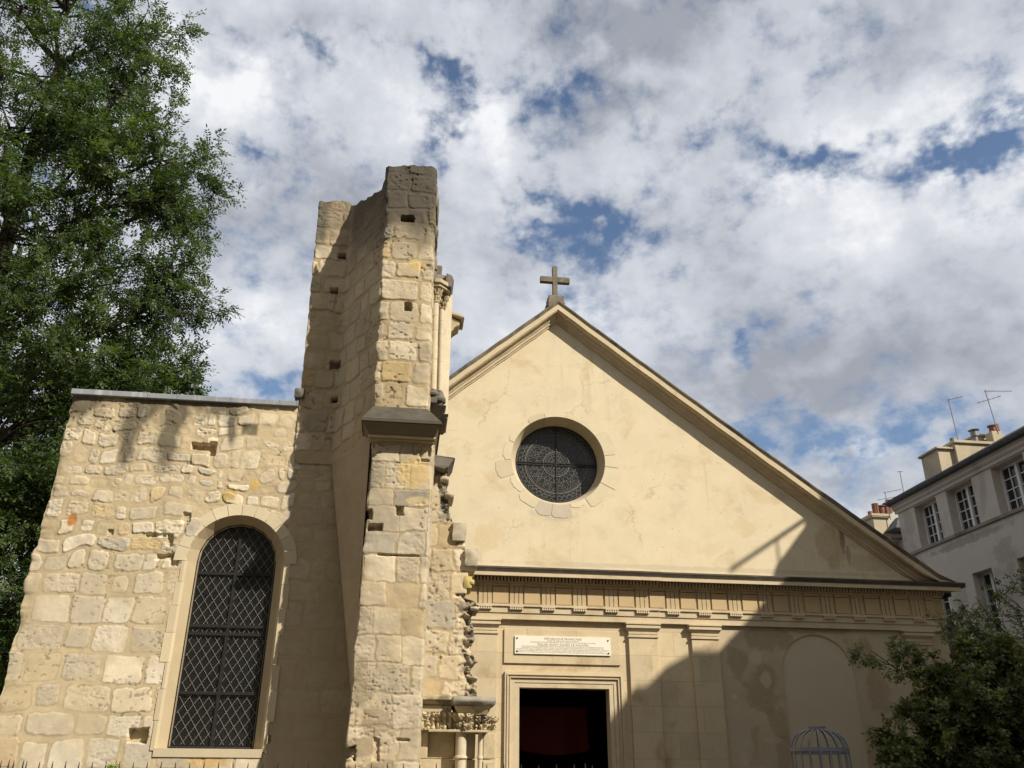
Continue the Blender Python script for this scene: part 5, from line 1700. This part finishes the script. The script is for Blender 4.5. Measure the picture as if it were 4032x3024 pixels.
for z in (0.18, 1.42):
    b.tube([(A0.x, A0.y, z), (A1.x, A1.y, z)], 0.014, 6)
b.build('rail', MAT['iron'], fence)


# ---------------------------------------------------------------- foliage
def tubes_mesh(segs, nseg=5):
    """segs: list of (p0,p1,r0,r1) -> vertices and quads"""
    p0 = np.array([s[0] for s in segs], float); p1 = np.array([s[1] for s in segs], float)
    r0 = np.array([s[2] for s in segs]); r1 = np.array([s[3] for s in segs])
    t = p1 - p0; t /= np.maximum(np.linalg.norm(t, axis=1, keepdims=True), 1e-9)
    ref = np.where(np.abs(t[:, 2:3]) > 0.9, np.array([[1.0, 0, 0]]), np.array([[0, 0, 1.0]]))
    a = np.cross(t, ref); a /= np.linalg.norm(a, axis=1, keepdims=True); b_ = np.cross(t, a)
    V = []
    for k in range(nseg):
        w = 2 * np.pi * k / nseg
        dirv = math.cos(w) * a + math.sin(w) * b_
        V.append(p0 + dirv * r0[:, None]); V.append(p1 + dirv * r1[:, None])
    V = np.stack(V, 1).reshape(-1, 3)
    base = np.arange(len(segs))[:, None] * (2 * nseg)
    F = []
    for k in range(nseg):
        k2 = (k + 1) % nseg
        F.append(np.concatenate([base + 2 * k, base + 2 * k2, base + 2 * k2 + 1, base + 2 * k + 1], 1))
    return V, np.concatenate(F, 0)


def unit(v): return v / np.maximum(np.linalg.norm(v, axis=-1, keepdims=True), 1e-9)


def spray_mesh(P, D, rng, length, npair, leaf_l, leaf_w, tone):
    """pinnate sprays: P (n,3) bases, D (n,3) directions; returns V, F, C"""
    n = len(P)
    D = unit(D)
    up = unit(rng.normal(0, 0.45, (n, 3)) + np.array([0, -0.25, 1.0]))
    S = unit(np.cross(D, up)); U = np.cross(S, D)
    Ls = length * rng.uniform(0.7, 1.25, n)
    V = []; Cc = []
    for k in range(2 * npair + 1):
        side = 0 if k == 2 * npair else (1 if k % 2 else -1)
        t = 1.0 if side == 0 else 0.22 + 0.72 * (k // 2) / npair
        base = P + D * (Ls * t)[:, None] - np.array([0, 0, 1.0]) * (0.18 * Ls * t * t)[:, None]
        if side == 0: dl = D + U * rng.normal(0, 0.2, (n, 1))
        else: dl = D * 0.62 + S * side * 0.85 + U * rng.normal(0.0, 0.28, (n, 1))
        dl = unit(dl - np.array([0, 0, 0.22]))
        wd = unit(np.cross(dl, U + rng.normal(0, 0.25, (n, 3))))
        ll = (leaf_l * rng.uniform(0.7, 1.2, n))[:, None]; lw = (leaf_w * rng.uniform(0.75, 1.2, n))[:, None]
        V.append(np.stack([base, base + dl * ll * 0.45 + wd * lw, base + dl * ll, base + dl * ll * 0.45 - wd * lw], 1))
        Cc.append(np.repeat(np.clip(tone + rng.normal(0, 0.10, n), 0, 1)[:, None], 4, 1))
    V = np.stack(V, 1).reshape(-1, 3); Cc = np.stack(Cc, 1).reshape(-1)
    F = np.arange(len(V)).reshape(-1, 4)
    return V, F, np.repeat(Cc[:, None], 3, 1)


def grow_tree(name, label, cat, trunk, blobs, seed, leaf, bark, n_limb=18, n_twig=7, n_spray=8, length=0.26, npair=4, leaf_l=0.075, leaf_w=0.014, twig_len=0.55, trunk_r=0.28, droop=0.15, group=None, bare=0.0, squash=1.0):
    rng = np.random.default_rng(seed)
    root = thing(name, label, cat, group)
    trunk = [np.array(p, float) for p in trunk]
    segs = []
    for i in range(len(trunk) - 1):
        segs.append((trunk[i], trunk[i + 1], trunk_r * (1 - 0.75 * i / (len(trunk) - 1)), trunk_r * (1 - 0.75 * (i + 1) / (len(trunk) - 1))))
    V, F = tubes_mesh(segs, 10)
    link('trunk', np_mesh('trunk', V, F, smooth=True), bark, root)
    segs = []; BP = []; BD = []; BT = []
    tz = np.array([p[2] for p in trunk])
    for bl in blobs:
        c = np.array(bl[:3]); r = bl[3]; dens = bl[4] if len(bl) > 4 else 1.0
        # limb from the trunk
        hz = np.clip(c[2] - 0.6 * np.hypot(c[0] - trunk[0][0], c[1] - trunk[0][1]) * rng.uniform(0.5, 0.9), tz[0] + 0.3, tz[-1])
        s0 = np.array([np.interp(hz, tz, [p[k] for p in trunk]) for k in range(3)])
        mid = 0.5 * (s0 + c) + rng.normal(0, 0.12 * r, 3) - np.array([0, 0, 0.08 * np.linalg.norm(c - s0)])
        prev = s0; nst = 7
        Lr = min(trunk_r * 0.40, 0.02 + 0.022 * np.linalg.norm(c - s0))
        for k in range(1, nst + 1):
            t = k / nst
            p = (1 - t) ** 2 * s0 + 2 * t * (1 - t) * mid + t * t * c + rng.normal(0, 0.02, 3)
            segs.append((prev, p, Lr * (1 - 0.75 * (k - 1) / nst), Lr * (1 - 0.75 * k / nst)))
            prev = p
        for j in range(int(n_limb * dens)):
            dv = unit(rng.normal(0, 1, 3)); dv[2] *= squash
            dv = unit(dv + 0.35 * unit(c - s0))
            rad = r * rng.uniform(0.55, 1.0)
            e = c + dv * rad
            st_ = c + (s0 - c) * rng.uniform(0, 0.35)
            m2 = 0.5 * (st_ + e) + rng.normal(0, 0.10 * r, 3)
            prev = st_; pts = []
            for k in range(1, 6):
                t = k / 5
                p = (1 - t) ** 2 * st_ + 2 * t * (1 - t) * m2 + t * t * e
                w0 = 0.020 * (1 - 0.8 * (k - 1) / 5); w1 = 0.020 * (1 - 0.8 * k / 5)
                segs.append((prev, p, w0 * min(1.6, r), w1 * min(1.6, r)))
                pts.append(p); prev = p
            tone_b = rng.uniform(0.2, 0.8)
            for q in range(n_twig):
                bp = pts[rng.integers(1, 5)] if q < n_twig - 2 else pts[4]
                td = unit(0.55 * unit(e - st_) + rng.normal(0, 0.6, 3) + np.array([0, 0, 0.12]))
                tl = twig_len * rng.uniform(0.5, 1.2) * min(1.0, r)
                te = bp + td * tl
                segs.append((bp, te, 0.006, 0.0022))
                if rng.random() < bare: continue
                for s_ in range(n_spray):
                    f = rng.uniform(0.15, 1.0) if s_ < n_spray - 2 else 1.0
                    BP.append(bp + td * tl * f)
                    BD.append(td * 0.55 + rng.normal(0, 0.55, 3) - np.array([0, 0, droop]))
                    BT.append(tone_b * 0.6 + 0.4 * rng.random())
    V, F = tubes_mesh(segs, 5)
    link('branches', np_mesh('branches', V, F, smooth=True), bark, root)
    V, F, Cc = spray_mesh(np.array(BP), np.array(BD), rng, length, npair, leaf_l, leaf_w, np.array(BT))
    link('crown', np_mesh('crown', V, F, Cc), leaf, root)
    return root


BL = [(-7.1, 16.2, 17.6, 1.2, .6), (-8.7, 16, 18.3, 1.6, .8), (-10.3, 16, 18.4, 1.6), (-7.2, 16.4, 15.9, 1.1, .6), (-8.5, 16.2, 16.2, 1.5), (-10.2, 16.3, 16.2, 1.8),
      (-5.75, 15.9, 13.9, 1.1, .65), (-7.2, 15.6, 13.6, 1.5), (-8.9, 15.6, 14.0, 1.7), (-5.35, 16.1, 12.9, 0.95, .85), (-6.4, 15.4, 12.4, 1.3),
      (-5.2, 15.9, 10.2, 1.1, .9), (-6.6, 15.6, 10.6, 1.45), (-8.2, 15.4, 11.6, 1.6), (-5.15, 16.1, 8.8, 0.9, .9), (-6.3, 15.6, 8.6, 1.4), (-8.0, 15.4, 9.2, 1.6), (-9.4, 15.6, 12.6, 1.6),
      (-5.2, 16.2, 7.3, 1.25), (-7.3, 15.5, 7.0, 1.5), (-6.9, 15.6, 5.2, 1.4), (-8.3, 15.5, 5.0, 1.5), (-6.6, 15.4, 3.6, 1.3), (-7.8, 15.2, 2.8, 1.4), (-6.0, 15.2, 5.9, 0.9)]
grow_tree('ash_tree', 'tall leafy tree with feathery leaves behind the ruined wall at left', 'tree',
          [(-9.2, 17.2, 0), (-9.1, 17.1, 3), (-8.9, 16.9, 6.5), (-8.8, 16.6, 10), (-8.7, 16.3, 13.5), (-8.6, 16.2, 16.5)], BL, 3, MAT['leaf'], MAT['bark'],
          n_limb=16, n_twig=8, n_spray=8, length=0.29, npair=4, leaf_l=0.10, leaf_w=0.019, trunk_r=0.34)
BD_ = [(-8.0, 19.5, 4, 1.8), (-10, 19.5, 4.5, 1.9), (-7.5, 19.4, 7.0, 1.8), (-9.6, 19.4, 7.5, 1.9), (-8.3, 19.5, 1.8, 1.7), (-9.8, 19.5, 10, 1.8), (-6.6, 19.2, 5.4, 1.4), (-11, 19.5, 12, 1.8), (-8.0, 19.4, 9.2, 1.5), (-10.8, 19.3, 2.0, 1.8)]
grow_tree('dark_tree', 'dark dense tree in shade deeper behind the leafy tree at the left edge', 'tree',
          [(-9.0, 20.5, 0), (-9.0, 20.4, 4), (-9.1, 20.2, 8), (-9.4, 20, 11)], BD_, 7, MAT['leaf_dark'], MAT['bark'],
          n_limb=20, n_twig=7, n_spray=8, length=0.28, npair=3, leaf_l=0.12, leaf_w=0.030, trunk_r=0.25)
SH = [(7.6, 12.2, 0.9, 0.9), (8.5, 12.1, 1.3, 1.0), (7.45, 12.2, 1.9, 0.62), (8.15, 12.2, 2.35, 0.75), (8.9, 12.2, 2.2, 0.9), (9.7, 12.3, 1.7, 1.0), (8.6, 12.3, 2.85, 0.6), (9.4, 12.3, 2.75, 0.75), (10.2, 12.4, 2.4, 0.95), (7.95, 12.25, 2.8, 0.45, .7), (10.6, 12.4, 1.2, 1.1), (8.2, 12.2, 1.7, .8), (9.2, 12.2, 1.3, .9)]
grow_tree('flowering_shrub', 'dense dark green shrub with pale speckled leaves at the lower right', 'shrub',
          [(8.6, 12.4, 0), (8.6, 12.4, 0.8), (8.7, 12.4, 1.7), (8.7, 12.4, 2.5)], SH, 12, MAT['leaf_shrub'], MAT['bark2'],
          n_limb=24, n_twig=8, n_spray=9, length=0.11, npair=2, leaf_l=0.07, leaf_w=0.025, twig_len=0.26, trunk_r=0.08)
TH = [(9.6, 13.0, 3.55, 0.6, .7), (10.5, 13.2, 3.9, 0.75, .7), (10.2, 13.1, 3.1, 0.7, .7), (11.1, 13.2, 3.3, 0.7, .8), (8.9, 12.9, 3.75, 0.45, .5), (11.2, 13.2, 4.1, 0.6, .6), (7.1, 12.7, 3.3, 0.28, .3), (7.7, 12.7, 3.2, 0.3, .4)]
grow_tree('slender_tree', 'sparse slender young tree with thin bare twigs rising above the speckled shrub', 'tree',
          [(10.75, 13.2, 0), (10.75, 13.2, 1.2), (10.72, 13.2, 2.3), (10.7, 13.15, 3.2), (10.7, 13.1, 3.8)], TH, 19, MAT['leaf_thin'], MAT['bark2'],
          n_limb=16, n_twig=6, n_spray=6, length=0.09, npair=2, leaf_l=0.055, leaf_w=0.016, twig_len=0.42, trunk_r=0.05, bare=0.15)
WD = [(-2.80, 9.95, 1.55, 0.06)]
grow_tree('weed', 'small bright green weed growing at the foot of the ruined wall behind the fence', 'plant',
          [(-2.80, 9.95, 0.0), (-2.80, 9.95, 0.8), (-2.80, 9.95, 1.5)], WD, 23, leaf_mat('weed_leaf', (0.12, 0.20, 0.03), (0.20, 0.30, 0.04), (0.3, 0.4, 0.06)), MAT['bark2'],
          n_limb=8, n_twig=3, n_spray=3, length=0.05, npair=2, leaf_l=0.03, leaf_w=0.01, twig_len=0.06, trunk_r=0.01)
